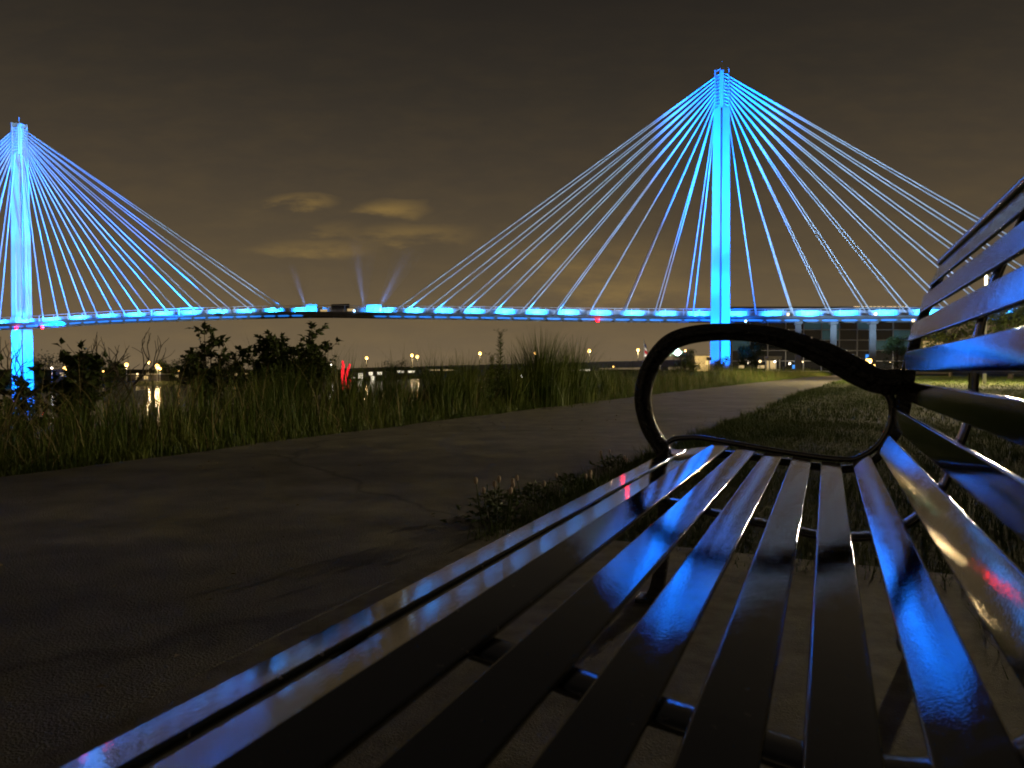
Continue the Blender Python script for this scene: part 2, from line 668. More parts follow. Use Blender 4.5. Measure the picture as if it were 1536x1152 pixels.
def build_bench():
    root = empty('park_bench', W(-.1, .6, .025), 'glossy black slatted metal park bench with a looped cast armrest, standing on the concrete pad', 'bench')
    # seat slats then back slats: centre L, z, width, tilt at far end, tilt at near end (degrees, negative faces the river)
    S = [(-.339, .4195, .047, -7.6, -12.4), (-.2835, .4275, .049, -7.9, -12.7), (-.2315, .4395, .040, 5, 9), (-.172, .4305, .042, 7, 9),
         (-.113, .421, .042, 3, 6), (-.051, .413, .042, 7, 7), (.0105, .4065, .042, 4, 4), (.0715, .418, .042, -33, -18), (.1155, .457, .045, -60, -56),
         (.1335, .478, .0, 0, 0), (.137, .512, .045, -90, -88), (.1545, .573, .042, -97, -95), (.1575, .638, .044, -84, -79),
         (.168, .702, .042, -76, -74), (.188, .7625, .042, -75, -73), (.213, .826, .053, -66, -64)]
    nd = Vector((CS, -SN, 0))
    up = Vector((0, 0, 1))
    TH = .007
    prof = []
    for (L, z, w, a0, a1) in S:
        if w == 0:
            continue
        a = R(-(a0 + a1) / 2)
        prof.append((L, z, a))
        nsec = 14
        t0, t1 = TEND - .012, TBACK
        if abs(L - .188) < .001:
            segs = [(t0, .735), (.715, t1)]
        else:
            segs = [(t0, t1)]
        for si, (ta, tb) in enumerate(segs):
            mb = MB()
            vs, fs = [], []
            # rounded rectangle section
            ww = w if si == 0 else .058
            hw, ht, r = ww / 2, TH / 2, .0026
            sec = []
            for (sx, sy, a_) in ((1, 1, 0), (-1, 1, 90), (-1, -1, 180), (1, -1, 270)):
                for k in range(4):
                    an = R(a_ + 30 * k)
                    sec.append((sx * (hw - r) + r * math.cos(an), sy * (ht - r) + r * math.sin(an)))
            ns = len(sec)
            for i in range(nsec + 1):
                q = i / nsec
                t = ta + (tb - ta) * q
                qq = (TEND - t) / (TEND - .35)
                qq = min(max(qq, 0), 1)
                an = R(-(a0 + (a1 - a0) * qq))
                ax = nd * math.cos(an) + up * math.sin(an)
                ay = -nd * math.sin(an) + up * math.cos(an)
                c0 = W(L, t, z) - ay * ht
                for (x, y) in sec:
                    vs.append(c0 + ax * x + ay * y)
            for i in range(nsec):
                for k in range(ns):
                    k2 = (k + 1) % ns
                    fs.append((i * ns + k, (i + 1) * ns + k, (i + 1) * ns + k2, i * ns + k2))
            mb.add(vs, fs, True)
            mb.add(vs[:ns], [tuple(range(ns))])
            mb.add(vs[-ns:], [tuple(range(ns))[::-1]])
            nm = 'seat_slat' if z < .46 else 'back_slat'
            o = mb.build(nm, M_slat, root)
            md = o.modifiers.new('ws', 'WEIGHTED_NORMAL')
            md.keep_sharp = False
            md.weight = 80
    # rounded top rail along the back
    MB().tube([W(.226, TEND - .01, .853), W(.226, TBACK, .853)], .0085, 12).build('top_rail', M_slat, root)

    def crom(pts, k=6):
        out = []
        P = [Vector(p) for p in pts]
        for i in range(len(P) - 1):
            p0, p1, p2, p3 = P[max(i - 1, 0)], P[i], P[i + 1], P[min(i + 2, len(P) - 1)]
            for j in range(k):
                u = j / k
                out.append(.5 * ((2 * p1) + (p2 - p0) * u + (2 * p0 - 5 * p1 + 4 * p2 - p3) * u * u + (3 * p1 - p0 - 3 * p2 + p3) * u ** 3))
        out.append(P[-1])
        return out

    def sweep(mb, pts, t, depth):          # pts (L, z, width in the plane) ; depth along the bench
        P = crom(pts)
        n = len(P)
        sec = [(math.copysign(abs(math.cos(a)) ** .55, math.cos(a)), math.copysign(abs(math.sin(a)) ** .55, math.sin(a))) for a in [2 * math.pi * k / 16 for k in range(16)]]
        vs, fs = [], []
        for i in range(n):
            a, b = P[max(i - 1, 0)], P[min(i + 1, n - 1)]
            dx, dz = b.x - a.x, b.y - a.y
            l = math.hypot(dx, dz) or 1
            nx, nz = -dz / l, dx / l
            w = P[i].z / 2
            for (s1, s2) in sec:
                vs.append(W(P[i].x + nx * w * s1, t + s2 * depth / 2, P[i].y + nz * w * s1))
        k = 16
        for i in range(n - 1):
            for j in range(k):
                j2 = (j + 1) % k
                fs.append((i * k + j, i * k + j2, (i + 1) * k + j2, (i + 1) * k + j))
        mb.add(vs, fs, True)
        mb.add(vs[:k], [tuple(range(k))[::-1]])
        mb.add(vs[-k:], [tuple(range(k))])
    arm = [(-.372, .405, .040), (-.388, .43, .040), (-.415, .474, .040), (-.430, .535, .041), (-.424, .593, .042), (-.400, .646, .043), (-.358, .689, .045), (-.296, .708, .044), (-.209, .711, .042),
           (-.125, .701, .045), (-.06, .680, .050), (.005, .650, .058), (.06, .617, .062), (.105, .594, .058), (.150, .592, .06)]
    rail = [(-.378, .424, .014), (-.355, .442, .014), (-.325, .4475, .013), (-.285, .449, .013), (-.20, .437, .013), (-.08, .421, .013), (.03, .4115, .013), (.072, .419, .013), (.108, .447, .013),
            (.130, .49, .014), (.136, .53, .016), (.130, .560, .020), (.112, .580, .026)]
    under = [(-.37, .405, .03), (-.31, .405, .022), (-.2, .412, .018), (-.05, .396, .018), (.05, .392, .018), (.11, .425, .018), (.15, .50, .026), (.16, .58, .034), (.17, .64, .026), (.185, .71, .020), (.205, .77, .018), (.228, .835, .016), (.232, .855, .012)]
    leg = [(-.372, .41, .036), (-.372, .30, .034), (-.378, .15, .034), (-.392, .06, .038), (-.40, .028, .06)]
    leg2 = [(.08, .40, .03), (.12, .30, .034), (.16, .15, .034), (.19, .06, .038), (.20, .028, .06)]
    for t in (TEND, TBACK):
        mb = MB()
        sweep(mb, arm, t, .042)
        mb.build('arm_loop', M_cast, root)
        mb = MB()
        sweep(mb, [(p[0] + (.0 if i else .004), p[1] + .0, p[2] * .33) for i, p in enumerate(arm)], t, .066)
        mb.build('arm_ridge', M_cast, root)
        mb = MB()
        sweep(mb, under, t, .04)
        mb.build('side_frame', M_cast, root)
        mb = MB()
        sweep(mb, rail, t + (.012 if t > 0 else -.012), .016)
        mb.build('seat_rim', M_slat, root)
        for lg in (leg, leg2):
            mb = MB()
            sweep(mb, lg, t, .036)
            mb.box(W(lg[-1][0], t, .031), (.085, .06, .012), (nd, Vector((SN, CS, 0)), up))
            mb.build('leg', M_cast, root)
    # flat straps that carry the slats
    sp = [(L + math.sin(a) * .0125, z - math.cos(a) * .0125, .009) for (L, z, a) in prof]
    for t in (1.05, .44, -.17):
        mb = MB()
        sweep(mb, sp, t, .034)
        mb.build('strap', M_slat, root)
    # bolt heads on the straps between the slats
    return root


build_bench()

# ------------------------------------------------------------------ bridge
RT = Vector((39.1, 133.5, 0))
LTW = Vector((-112.1, 162.7, 0))
TOPZ = 56.5


def curve_pts():
    P = []
    for x, Y, zr in ((-420, 170, 10.4), (-200, 165, 11.2), (-90, 161.5, 11.6), (34, 158.3, 12.05), (200, 157, 13.35), (440, 152, 14.0), (590, 146, 13.4), (760, 140.5, 12.7), (880, 138.2, 12.3), (1000, 137.6, 12.1), (1080, 137.4, 12.05),
                     (1256, 131, 11.6), (1375, 127, 11.45), (1536, 121.5, 11.2), (1750, 114, 10.6), (2000, 104, 9.6)):
        P.append(Vector(((x - 768) / F * Y, Y, zr - 1.3)))
    out = []
    for i in range(len(P) - 1):
        p0, p1, p2, p3 = P[max(i - 1, 0)], P[i], P[i + 1], P[min(i + 2, len(P) - 1)]
        for j in range(24):
            u = j / 24
            out.append(.5 * ((2 * p1) + (p2 - p0) * u + (2 * p0 - 5 * p1 + 4 * p2 - p3) * u * u + (3 * p1 - p0 - 3 * p2 + p3) * u ** 3))
    out.append(P[-1])
    cum = [0]
    for a, b in zip(out, out[1:]):
        cum.append(cum[-1] + (b - a).length)
    return np.array([list(p) for p in out]), np.array(cum)


CP, CUM = curve_pts()


def deck(s):
    p = Vector([float(np.interp(s, CUM, CP[:, k])) for k in range(3)])
    q = Vector([float(np.interp(s + .5, CUM, CP[:, k])) for k in range(3)])
    r = Vector([float(np.interp(s - .5, CUM, CP[:, k])) for k in range(3)])
    d = (q - r)
    d.z = 0
    d.normalize()
    return p, d, Vector((d.y, -d.x, 0))        # centre, direction, side towards the camera


def s_at_pixel(x):
    best = min(range(len(CUM)), key=lambda i: abs(768 + F * CP[i][0] / CP[i][1] - x))
    return CUM[best]


def build_bridge():
    s_rt, s_lt = s_at_pixel(1080), s_at_pixel(34)
    root = empty('cable_stayed_bridge', (RT.x, RT.y, 0), 'long curved footbridge hung by stay cables from two tall pylons lit bright blue', 'bridge')
    HW = 2.7
    S0, S1 = 0.0, CUM[-1]
    st = np.arange(S0, S1, 2.0)
    # slab, edge girders, hand rails swept along the curve

    def sweepdeck(name, m, sec, step=2.0):
        ss = np.arange(S0, S1, step)
        vs, fs = [], []
        k = len(sec)
        for s in ss:
            p, d, sd = deck(s)
            for (o, z) in sec:
                vs.append(p + sd * o + Vector((0, 0, z)))
        for i in range(len(ss) - 1):
            for j in range(k):
                j2 = (j + 1) % k
                fs.append((i * k + j, (i + 1) * k + j, (i + 1) * k + j2, i * k + j2))
        mb = MB().add(vs, fs)
        mb.add(vs[:k], [tuple(range(k))])
        mb.add(vs[-k:], [tuple(range(k))[::-1]])
        return mb.build(name, m, root)
    sweepdeck('deck_slab', M_deck, [(-HW, 0), (HW, 0), (HW, -.42), (HW - .5, -.55), (-HW + .5, -.55), (-HW, -.42)])
    for sg in (-1, 1):
        o = sg * (HW - .35)
        sweepdeck('edge_girder', M_deck, [(o - .16, -.56), (o + .16, -.56), (o + .16, -.98), (o - .16, -.98)])
        o = sg * (HW - .08)
        rail = sweepdeck('handrail', M_white, [(o - .05, 1.24), (o + .05, 1.24), (o + .05, 1.34), (o - .05, 1.34)])
        sweepdeck('mid_rail', M_white, [(o - .02, .70), (o + .02, .70), (o + .02, .75), (o - .02, .75)])
    sgap0, sgap1 = s_at_pixel(480), s_at_pixel(536)
    step = 3.2
    ss = np.arange(S0 + 1, S1 - 2, step)
    for s in ss:
        p, d, sd = deck(s)
        vis = -140 < 768 + F * p.x / p.y < 1620
        if not vis:
            continue
        for sg in (-1, 1):
            c = p + sd * (sg * (HW - .08))
            MB().box(c + Vector((0, 0, .61)), (.10, .10, 1.25), (d, sd, Vector((0, 0, 1)))).build('railing_post', M_white, root)
        p2, d2, sd2 = deck(s + step)
        a = p - sd * (HW - .2) + d * .12
        b = p2 - sd2 * (HW - .2) - d2 * .12
        MB().bar(a + Vector((0, 0, .64)), b + Vector((0, 0, .64)), .03, 1.08).build('railing_panel', M_mesh, root)
        # floor beam across, under the slab
        MB().bar(p + sd * (HW - .75) + Vector((0, 0, -.76)), p - sd * (HW - .75) + Vector((0, 0, -.76)), .3, .40).build('floor_beam', M_deck, root)
        if not (sgap0 - 2 < s < sgap1 + 2):  # fascia panels, their blue lighting given as a glow of their own
            a = p + sd * (HW - .12) + d * .22 + Vector((0, 0, -.83))
            b = p2 + sd2 * (HW - .12) - d2 * .22 + Vector((0, 0, -.83))
            x_, u_ = (b - a).normalized(), Vector((0, 0, 1))
            y_ = u_.cross(x_)
            l_ = (b - a).length
            prof_ = [(0, .10), (.5, .17), (l_ - .5, .17), (l_, .02), (l_ - .4, -.16), (.35, -.17), (0, -.06)]
            fr_ = [a + x_ * q_ + u_ * z_ - y_ * .03 for q_, z_ in prof_]
            bk_ = [v_ + y_ * .06 for v_ in fr_]
            k_ = len(prof_)
            MB().add(fr_ + bk_, [tuple(range(k_)), tuple(range(2 * k_ - 1, k_ - 1, -1))] + [(i_, i_ + k_, (i_ + 1) % k_ + k_, (i_ + 1) % k_) for i_ in range(k_)]).build('glowing_fascia', M_fasciaglow, root)
    # towers
    for (tw, name, zb) in ((RT, 'right', -.3), (LTW, 'left', -7.5)):
        mb = MB()
        ang = math.atan2(-tw.x, -tw.y) if False else 0
        A = R(45 + (-16 if name == 'right' else 34))
        e1, e2 = Vector((math.cos(A), math.sin(A), 0)), Vector((-math.sin(A), math.cos(A), 0))
        zs = [(zb, 1.42 if name == 'right' else 1.62), (12, 1.34 if name == 'right' else 1.52), (TOPZ - 7.3, 1.16 if name == 'right' else 1.32)]
        # square shaft with a deep groove down each arris
        vs, fs = [], []
        for (z, h) in zs:
            w_, D_ = .26, .85
            pts = []
            for r_ in range(4):
                for (a, b) in ((h - w_, -h), (h - w_ - D_, -h + D_), (h - D_, -h + w_ + D_), (h, -h + w_)):
                    for _ in range(r_):
                        a, b = -b, a
                    pts.append((a, b))
            for (a, b) in pts:
                vs.append(Vector((tw.x, tw.y, z)) + e1 * a + e2 * b)
        k = 16
        for i in range(len(zs) - 1):
            for j in range(k):
                j2 = (j + 1) % k
                fs.append((i * k + j, i * k + j2, (i + 1) * k + j2, (i + 1) * k + j))
        fs.append(tuple(range(2 * k, 3 * k)))
        shaft = mb.add(vs, fs).build('tower', M_conc, root)
        h = zs[-1][1]
        z0, z1 = TOPZ - 7.3, TOPZ - 1.0
        core = MB().box((tw.x, tw.y, (z0 + z1) / 2), (h * 1.45, h * 1.45, z1 - z0), (e1, e2, Vector((0, 0, 1))))
        core.build('anchor_core', M_conc, shaft)
        for sx in (-1, 1):
            for sy in (-1, 1):
                c = Vector((tw.x, tw.y, 0)) + e1 * (sx * (h - .22)) + e2 * (sy * (h - .22))
                top = TOPZ - (.5 if sx * sy > 0 else 0)
                m2 = MB()
                for o1, o2 in ((0, .26), (.26, 0)):
                    cc = c - e1 * (sx * o1) - e2 * (sy * o2)
                    m2.box(cc + Vector((0, 0, (z0 + top) / 2)), (.34, .34, top - z0), (e1, e2, Vector((0, 0, 1))))
                m2.build('anchor_fin', M_conc, shaft, bevel=.12, bseg=3)
        for (nx, ny) in ((1, 0), (-1, 0), (0, 1), (0, -1)):
            nrm = e1 * nx + e2 * ny
            tan = e1 * (-ny) + e2 * nx
            for i in range(10):
                c = Vector((tw.x, tw.y, z0 + .55 + i * .62)) + nrm * (h - .12)
                sg = 1
                ax2 = (Vector((0, 0, 1)) - nrm * .9 + tan * (.35 * sg)).normalized()
                ax1 = (tan - ax2 * tan.dot(ax2)).normalized()
                MB().box(c, (h * 1.1, .10, .42), (ax1, ax1.cross(ax2), ax2)).build('anchor_plate', M_white, shaft)
        m2 = MB()
        m2.box((tw.x, tw.y, TOPZ - .55), (h * 1.3, h * 1.3, .9), (e1, e2, Vector((0, 0, 1))))
        m2.tube([(tw.x, tw.y, TOPZ - .4), (tw.x, tw.y, TOPZ + 1.5)], .06, 6)
        m2.build('tower_cap', M_conc, shaft)
    # stay cables: ten anchorages each side of each tower, one cable per deck edge

    def fan(tw, s0, sign, n=10, first=5.0, spacing=6.45):
        for i in range(n):
            s = s0 + sign * (first + i * spacing)
            if s < 1 or s > S1 - 1:
                continue
            p, d, sd = deck(s)
            zt = TOPZ - 6.9 + .62 * i
            dirx = Vector((p.x - tw.x, p.y - tw.y, 0)).normalized()
            for sg in (-1, 1):
                a = p + sd * (sg * (HW - .5)) + Vector((0, 0, -.05))
                b = Vector((tw.x, tw.y, zt)) + dirx * 1.1 + sd * (sg * .15)
                pts = []
                for k in range(7):
                    u = k / 6
                    q = a.lerp(b, u)
                    q.z -= .05 * (i / n) * 4 * u * (1 - u)
                    pts.append(q)
                MB().tube(pts, .11, 8).build('stay_cable', M_cable, root)
                MB().tube([a, a.lerp(b, 1.6 / (b - a).length)], .14, 8).build('cable_socket', M_white, root)
    fan(RT, s_rt, -1, spacing=6.55, first=6.0)
    fan(RT, s_rt, 1, spacing=6.6, first=6.6)
    fan(LTW, s_lt, 1, spacing=6.45, first=3.5)
    fan(LTW, s_lt, -1, spacing=6.45, first=3.5)
    BLUE = (.0, .16, 1.0)
    SKYB = (.34, .60, 1.0)
    # assumed deck lights: one small fitting in every bay, washing the far railing
    n = int((S1 - 20) / 6.5)
    for i in range(n):
        s = s_rt + (i - int(s_rt / 6.5)) * 6.5 + 3.0
        if s < 2 or s > S1 - 2 or sgap0 < s < sgap1:
            continue
        p, d, sd = deck(s)
        x = 768 + F * p.x / p.y
        if not -120 < x < 1600:
            continue
        fx = MB().box(p - sd * .2 + Vector((0, 0, .12)), (.5, .18, .24), (d, sd, Vector((0, 0, 1)))).build('deck_light', M_dark, root)
        lamp('deck_light_lamp', 'SPOT', p - sd * .5 + Vector((0, 0, .55)), 6500 * (random.uniform(.7, 1.3)), (.012, .27, 1), root, target=p - sd * 3 + Vector((0, 0, .75)), angle=112, blend=.7, rad=.12)
    # red navigation beacons hung below the deck edge, white and warm fittings on it
    for (x, dz) in ((893, -1.05), (41, -1.1), (75, -1.35)):
        p, d, sd = deck(s_at_pixel(x))
        c = p + sd * (HW + .12) + Vector((0, 0, dz))
        MB().ball(c, .24).build('red_beacon', M_red, root)
        if x == 893:
            lamp('beacon_lamp', 'POINT', c + sd * .5, 60, (1, .02, .05), root, rad=.2)
    for (x, dz, m) in ((1117, -1.0, M_bluelamp), (1182, .25, M_warmsoft), (1308, .25, M_warmsoft), (543, .2, M_bluelamp), (1363, -1.0, M_warmsoft)):
        p, d, sd = deck(s_at_pixel(x))
        MB().ball(p + sd * (HW + .1) + Vector((0, 0, dz)), .2 if m is not M_warmsoft else .26).build('deck_fitting', m, root)
    # approach piers
    for x in (1193, 1252, 1307, 1395, 1500):
        p, d, sd = deck(s_at_pixel(x))
        m2 = MB().box((p.x, p.y, (p.z - .98) / 2 - .1), (1.05, .9, p.z - .98), (d, sd, Vector((0, 0, 1))))
        m2.box((p.x, p.y, p.z - 1.2), (1.3, 3.6, .44), (d, sd, Vector((0, 0, 1))))
        m2.build('pier', M_pier, root, bevel=.05)
    # lookout at the middle of the river: low lit benches and a sign board on the rail
    sm = (sgap0 + sgap1) / 2
    p, d, sd = deck(sm)
    MB().box(p - sd * 1.2 + Vector((0, 0, 1.35)), (4.2, .25, 1.1), (d, sd, Vector((0, 0, 1)))).build('lookout_board', M_dark, root)
    for o in (-3.6, 2.8):
        MB().box(p - sd * .6 + d * o + Vector((0, 0, .55)), (1.5, .3, .5), (d, sd, Vector((0, 0, 1)))).build('lookout_lamp', M_litwarm, root)
    for x in (460, 552, 561):
        p, d, sd = deck(s_at_pixel(x))
        MB().box(p - sd * 1.5 + Vector((0, 0, 1.0)), (2.6, .2, 1.7), (d, sd, Vector((0, 0, 1)))).build('light_cabinet', M_mesh, root)
        lamp('cabinet_lamp', 'SPOT', p + sd * .6 + Vector((0, 0, .7)), 1800, (.02, .3, 1), root, target=p - sd * 2 + Vector((0, 0, 1)), angle=110, rad=.15)
    # assumed tower floodlights standing on the deck by each tower and on the near bank
    def tower_flood(pos, tgt, power, angle, rad=.4):
        pos = Vector(pos)
        h = MB().box(pos, (.9, .7, .6))
        h.box(pos - Vector((0, 0, .5)), (.15, .15, .6))
        fo = h.build('assumed_tower_flood', M_dark)
        for zz_, pk_ in ((5, .3), (13, .55), (23, .75), (36, 1.4), (50, 2.8)):
            tg_ = Vector((tgt[0], tgt[1], zz_))
            lamp('tower_flood_lamp', 'SPOT', pos + (tg_ - pos).normalized() * .8, power * pk_, BLUE, fo, target=tg_, angle=angle, blend=.7, rad=rad)
        return fo
    bz = ground_z(-19, 96) + .9
    p0 = W(-34, 112)
    tag(tower_flood((p0.x, p0.y, max(ground_z(-34, 112), -4.0) + .8), (RT.x, RT.y, 35), 3.8e5, 24), 'assumed dark floodlight housing at the water edge below the near pylon', 'floodlight')
    p1 = W(-6, 124)
    tag(tower_flood((p1.x, p1.y, .8), (RT.x, RT.y, 34), 3.2e5, 26), 'assumed dark floodlight housing on the lawn between the path and the near pylon', 'floodlight')
    # assumed cable floodlights on short posts along the near bank, one for each fan of cables
    for (L_, t_, sc_, zt_, pw_, an_, lab_) in ((-13, 70, s_rt - 33, 27, 4.4e5, 54, 'assumed dark floodlight on a short post on the bank, halfway to the near pylon'), (-13, 88, s_rt + 29, 31, 1.8e5, 50, 'assumed dark floodlight on a short post on the bank under the near pylon'),
                                               (-12, 30, s_lt + 27, 30, 8.5e5, 23, 'assumed dark floodlight on a short post down the bank behind the tallest grass clump'), (-12, 33, s_lt - 27, 31, 6.5e5, 22, 'assumed dark floodlight on a short post on the bank, next past the tallest grass clump')):
        w_ = W(L_, t_, ground_z(L_, t_))
        hd_ = w_ + Vector((0, 0, 1.9))
        tg_ = deck(sc_)[0]
        tg_.z = zt_
        fr_ = empty('assumed_flood_post', w_, lab_, 'floodlight')
        MB().tube([w_ - Vector((0, 0, .3)), hd_ - Vector((0, 0, .2))], .06, 8).build('post', M_dark, fr_)
        MB().box(hd_, (.5, .4, .36)).build('housing', M_dark, fr_)
        lamp('flood_lamp', 'SPOT', hd_ + (tg_ - hd_).normalized() * .5, pw_, SKYB, fr_, target=tg_, angle=an_, blend=.35, rad=.3)
    p, d, sd = deck(s_lt + 48)  # assumed floodlights on deck brackets, aimed at the far pylon
    q = p + sd * 4.2 + Vector((0, 0, -.3))
    m2 = MB().box(q, (.9, .7, .6))
    m2.bar(p + sd * HW + Vector((0, 0, -.3)), q, .14, .14)
    m2.build('assumed_flood_light', M_dark, root)
    for zz_, pk_ in ((16, .7), (28, .8), (40, 1.1), (52, 1.5)):
        lamp('tower_flood_lamp', 'SPOT', q + Vector((0, 0, .5)), 9e5 * pk_, BLUE, root, target=(LTW.x, LTW.y, zz_), angle=22, blend=.7, rad=.4)
    p, d, sd = deck(s_lt - 26)
    q = p + sd * 9 + Vector((0, 0, -.3))
    m2 = MB().box(q, (.9, .7, .6))
    m2.bar(p + sd * HW + Vector((0, 0, -.3)), q, .14, .14)
    m2.build('assumed_flood_light', M_dark, root)
    for zz_, pk_ in ((16, .5), (28, .6), (40, .9), (52, 1.4)):
        lamp('tower_flood_lamp', 'SPOT', q + Vector((0, 0, .5)), 4.4e5 * pk_, BLUE, root, target=(LTW.x, LTW.y, zz_), angle=28, blend=.7, rad=.4)
    for dd, pw in ((-14, 2.6e5), (12, 2.6e5)):  # assumed lamps below the deck, lighting the far pylon foot
        p, d, sd = deck(s_lt + dd)
        lamp('pier_flood_lamp', 'SPOT', p + sd * 3.4 + Vector((0, 0, -.9)), pw * .7, BLUE, root, target=(LTW.x, LTW.y, 3), angle=80, blend=.6, rad=.3)
    return root


build_bridge()

# ------------------------------------------------------------------ vegetation


def tall_grass():
    V, Fc, off = [], [], 0

    def put(n, Ls, ts, hgt, wid, bend, segs):
        nonlocal off
        base = np.array([list(W(L, t, ground_z(L, t) - .02)) for L, t in zip(Ls, ts)])
        v, f = blades(n, base, hgt, wid, bend, RNG.uniform(0, 2 * math.pi, n), segs)
        V.append(v)
        Fc.append(f + off)
        off += len(v)
    # margin of the path: short, thick
    n = 16000
    ts = RNG.uniform(.03, 1, n) ** 1.8 * 75 + 1.0
    o = RNG.gamma(1.6, .22, n)
    Ls = np.array([path_l(t) for t in ts]) + .06 - o
    put(n, Ls, ts, RNG.uniform(.05, .16, n) + np.minimum(o, .8) * .32, RNG.uniform(.004, .009, n), RNG.uniform(.02, .16, n), 2)
    # the tall stand behind it
    n = 24000
    ts = RNG.uniform(.02, 1, n) ** 1.6 * 80 + .8
    o = .25 + RNG.gamma(2.0, .65, n)
    Ls = np.array([path_l(t) for t in ts]) - o
    patch = .50 + .50 * np.sin(ts * 1.7 + 1.3 * np.sin(ts * .6)) * np.cos(o * 1.4)
    near = np.interp(ts, [0, 3.0, 5.0, 7, 12, 25, 80], [.55, .62, .78, .95, .95, .8, .8])
    hgt = 1.35 * RNG.uniform(.40, .80, n) * np.clip(patch + .2, .45, 1.1) * near * np.clip(.35 + o * .8, .4, 1.15)
    put(n, Ls, ts, hgt, RNG.uniform(.005, .012, n), RNG.uniform(.05, .45, n) * hgt, 4)
    # down the slope of the bank
    n = 14000
    ts = RNG.uniform(.0, 1, n) ** 1.4 * 70 - 1
    o = RNG.uniform(2.5, 9, n)
    Ls = np.array([path_l(t) for t in ts]) - o
    put(n, Ls, ts, RNG.uniform(.4, 1.0, n), RNG.uniform(.008, .018, n), RNG.uniform(.05, .4, n), 3)
    tag(mesh_np('tall_grass', np.concatenate(V), np.concatenate(Fc), M_tall), 'tall wild grass along the river edge of the path', 'grass', kind='stuff')


def lawn():
    V, Fc, off = [], [], 0
    specs = [(95000, 2.2, 9.0, 5.5, (.03, .085), (.0025, .005)), (60000, 9, 26, 12, (.04, .10), (.005, .011)), (36000, 26, 75, 30, (.05, .12), (.012, .03)),
             (26000, -1.0, 2.4, 3.0, (.03, .09), (.0025, .005))]
    for (n, t0, t1, wdt, hh, ww) in specs:
        ts = RNG.uniform(t0, t1, n)
        e = RNG.uniform(0, 1, n) ** 1.4 * wdt
        L0 = np.array([path_r(t) for t in ts])
        if t0 < 0:
            L0[:] = .37
        Ls = L0 + e + RNG.normal(0, .02, n)
        h = RNG.uniform(*hh, n) * (1 + .9 * np.exp(-e / .12) * (t0 > 0)) * (.75 + .35 * np.sin(Ls * 3.1 + ts * 1.7) * np.sin(ts * 2.3))
        xy = np.array([list(W(L, t, -.005)) for L, t in zip(Ls, ts)])
        v, f = blades(n, xy, h, RNG.uniform(*ww, n), RNG.uniform(.1, .8, n) * h, RNG.uniform(0, 6.28, n), 2)
        V.append(v)
        Fc.append(f + off)
        off += len(v)
    tag(mesh_np('lawn_grass', np.concatenate(V), np.concatenate(Fc), M_grass), 'mown dark green lawn beside the path and behind the bench', 'grass', kind='stuff')


tall_grass()


def dry_stems():
    n = 5200
    ts = RNG.uniform(.02, 1, n) ** 1.5 * 70 + 1.0
    o = .1 + RNG.gamma(1.8, .7, n)
    Ls = np.array([path_l(t) for t in ts]) - o
    h = RNG.uniform(.25, .95, n) * np.clip(.4 + o * .7, .4, 1.1)
    base = np.array([list(W(L, t, ground_z(L, t) - .02)) for L, t in zip(Ls, ts)])
    v, f = blades(n, base, h, RNG.uniform(.003, .009, n), RNG.uniform(.1, 1.3, n) * h, RNG.uniform(0, 6.28, n), 5)
    tag(mesh_np('dry_grass', v, f, mat('dry_straw', (.20, .15, .055), .7, col2=(.36, .29, .12), scale=3)), 'bent straw coloured dead stems among the wild grass', 'grass', kind='stuff')


dry_stems()
lawn()


def clump(pos, n, h, spread, label, group=None, m=None):
    root = empty('tall_grass_clump', pos, label, 'grass clump', group)
    a = RNG.uniform(0, 6.28, n)
    r = np.abs(RNG.normal(0, spread * .5, n))
    base = np.stack([pos[0] + np.cos(a) * r, pos[1] + np.sin(a) * r, np.full(n, pos[2] - .02)], 1)
    hg = 1.32 * RNG.uniform(.55, 1.0, n) ** .8 * h * (1 - .35 * r / (spread + .01))
    v, f = blades(n, base, hg, RNG.uniform(.006, .014, n), RNG.uniform(.08, .5, n) * hg, a + RNG.normal(0, .7, n), 5, tip=.02)
    tag(mesh_np('blade_tuft', v, f, m or M_tall, root), kind='stuff')
    mb = MB()
    for k in range(7):
        an = random.uniform(0, 6.28)
        q = Vector(pos) + Vector((math.cos(an), math.sin(an), 0)) * spread * .3
        top = q + Vector((math.cos(an) * .12, math.sin(an) * .12, h * random.uniform(.85, 1.12)))
        mb.tube([q, q.lerp(top, .5) + Vector((0, 0, .03)), top], [.004, .003, .0015], 5)
    tag(mb.build('seed_stalk', M_tall, root), kind='stuff')
    return root


def gpos(x, Y):
    X = (x - 768) / F * Y
    L, t = LT(X, Y)
    return (X, Y, ground_z(L, t))


clump(gpos(812, 11.9), 900, 1.2, .66, 'tallest reedy grass clump, fanning up above the path edge', None)
clump(gpos(857, 12.8), 520, 1.15, .46, 'reedy grass clump leaning beside the tallest clump', None)
for x, Y, n, h, sp, lab in ((395, 8.4, 260, .62, .5, 'wild grass clump between the sapling and the broad bush'), (440, 8.4, 260, .62, .5, 'wild grass clump right below the broad leafy bush'), (520, 8.6, 240, .72, .4, 'wild grass clump below the red sculpture'),
                           (590, 9.3, 230, .66, .45, 'wild grass clump below the dark treetop on the viaduct'), (660, 9.9, 260, .76, .5, 'wild grass clump past the double viaduct lamp'), (700, 10.4, 260, .84, .45, 'wild grass clump touching the shorter feathery weed'),
                           (905, 15.5, 220, .7, .6, 'wild grass clump standing apart under the middle viaduct lamp'), (770, 11.2, 200, .8, .4, 'wild grass clump wedged between tall weed and tallest clump')):
    clump(gpos(x, Y), n, h, sp, lab, 'wild grass clumps along the path')


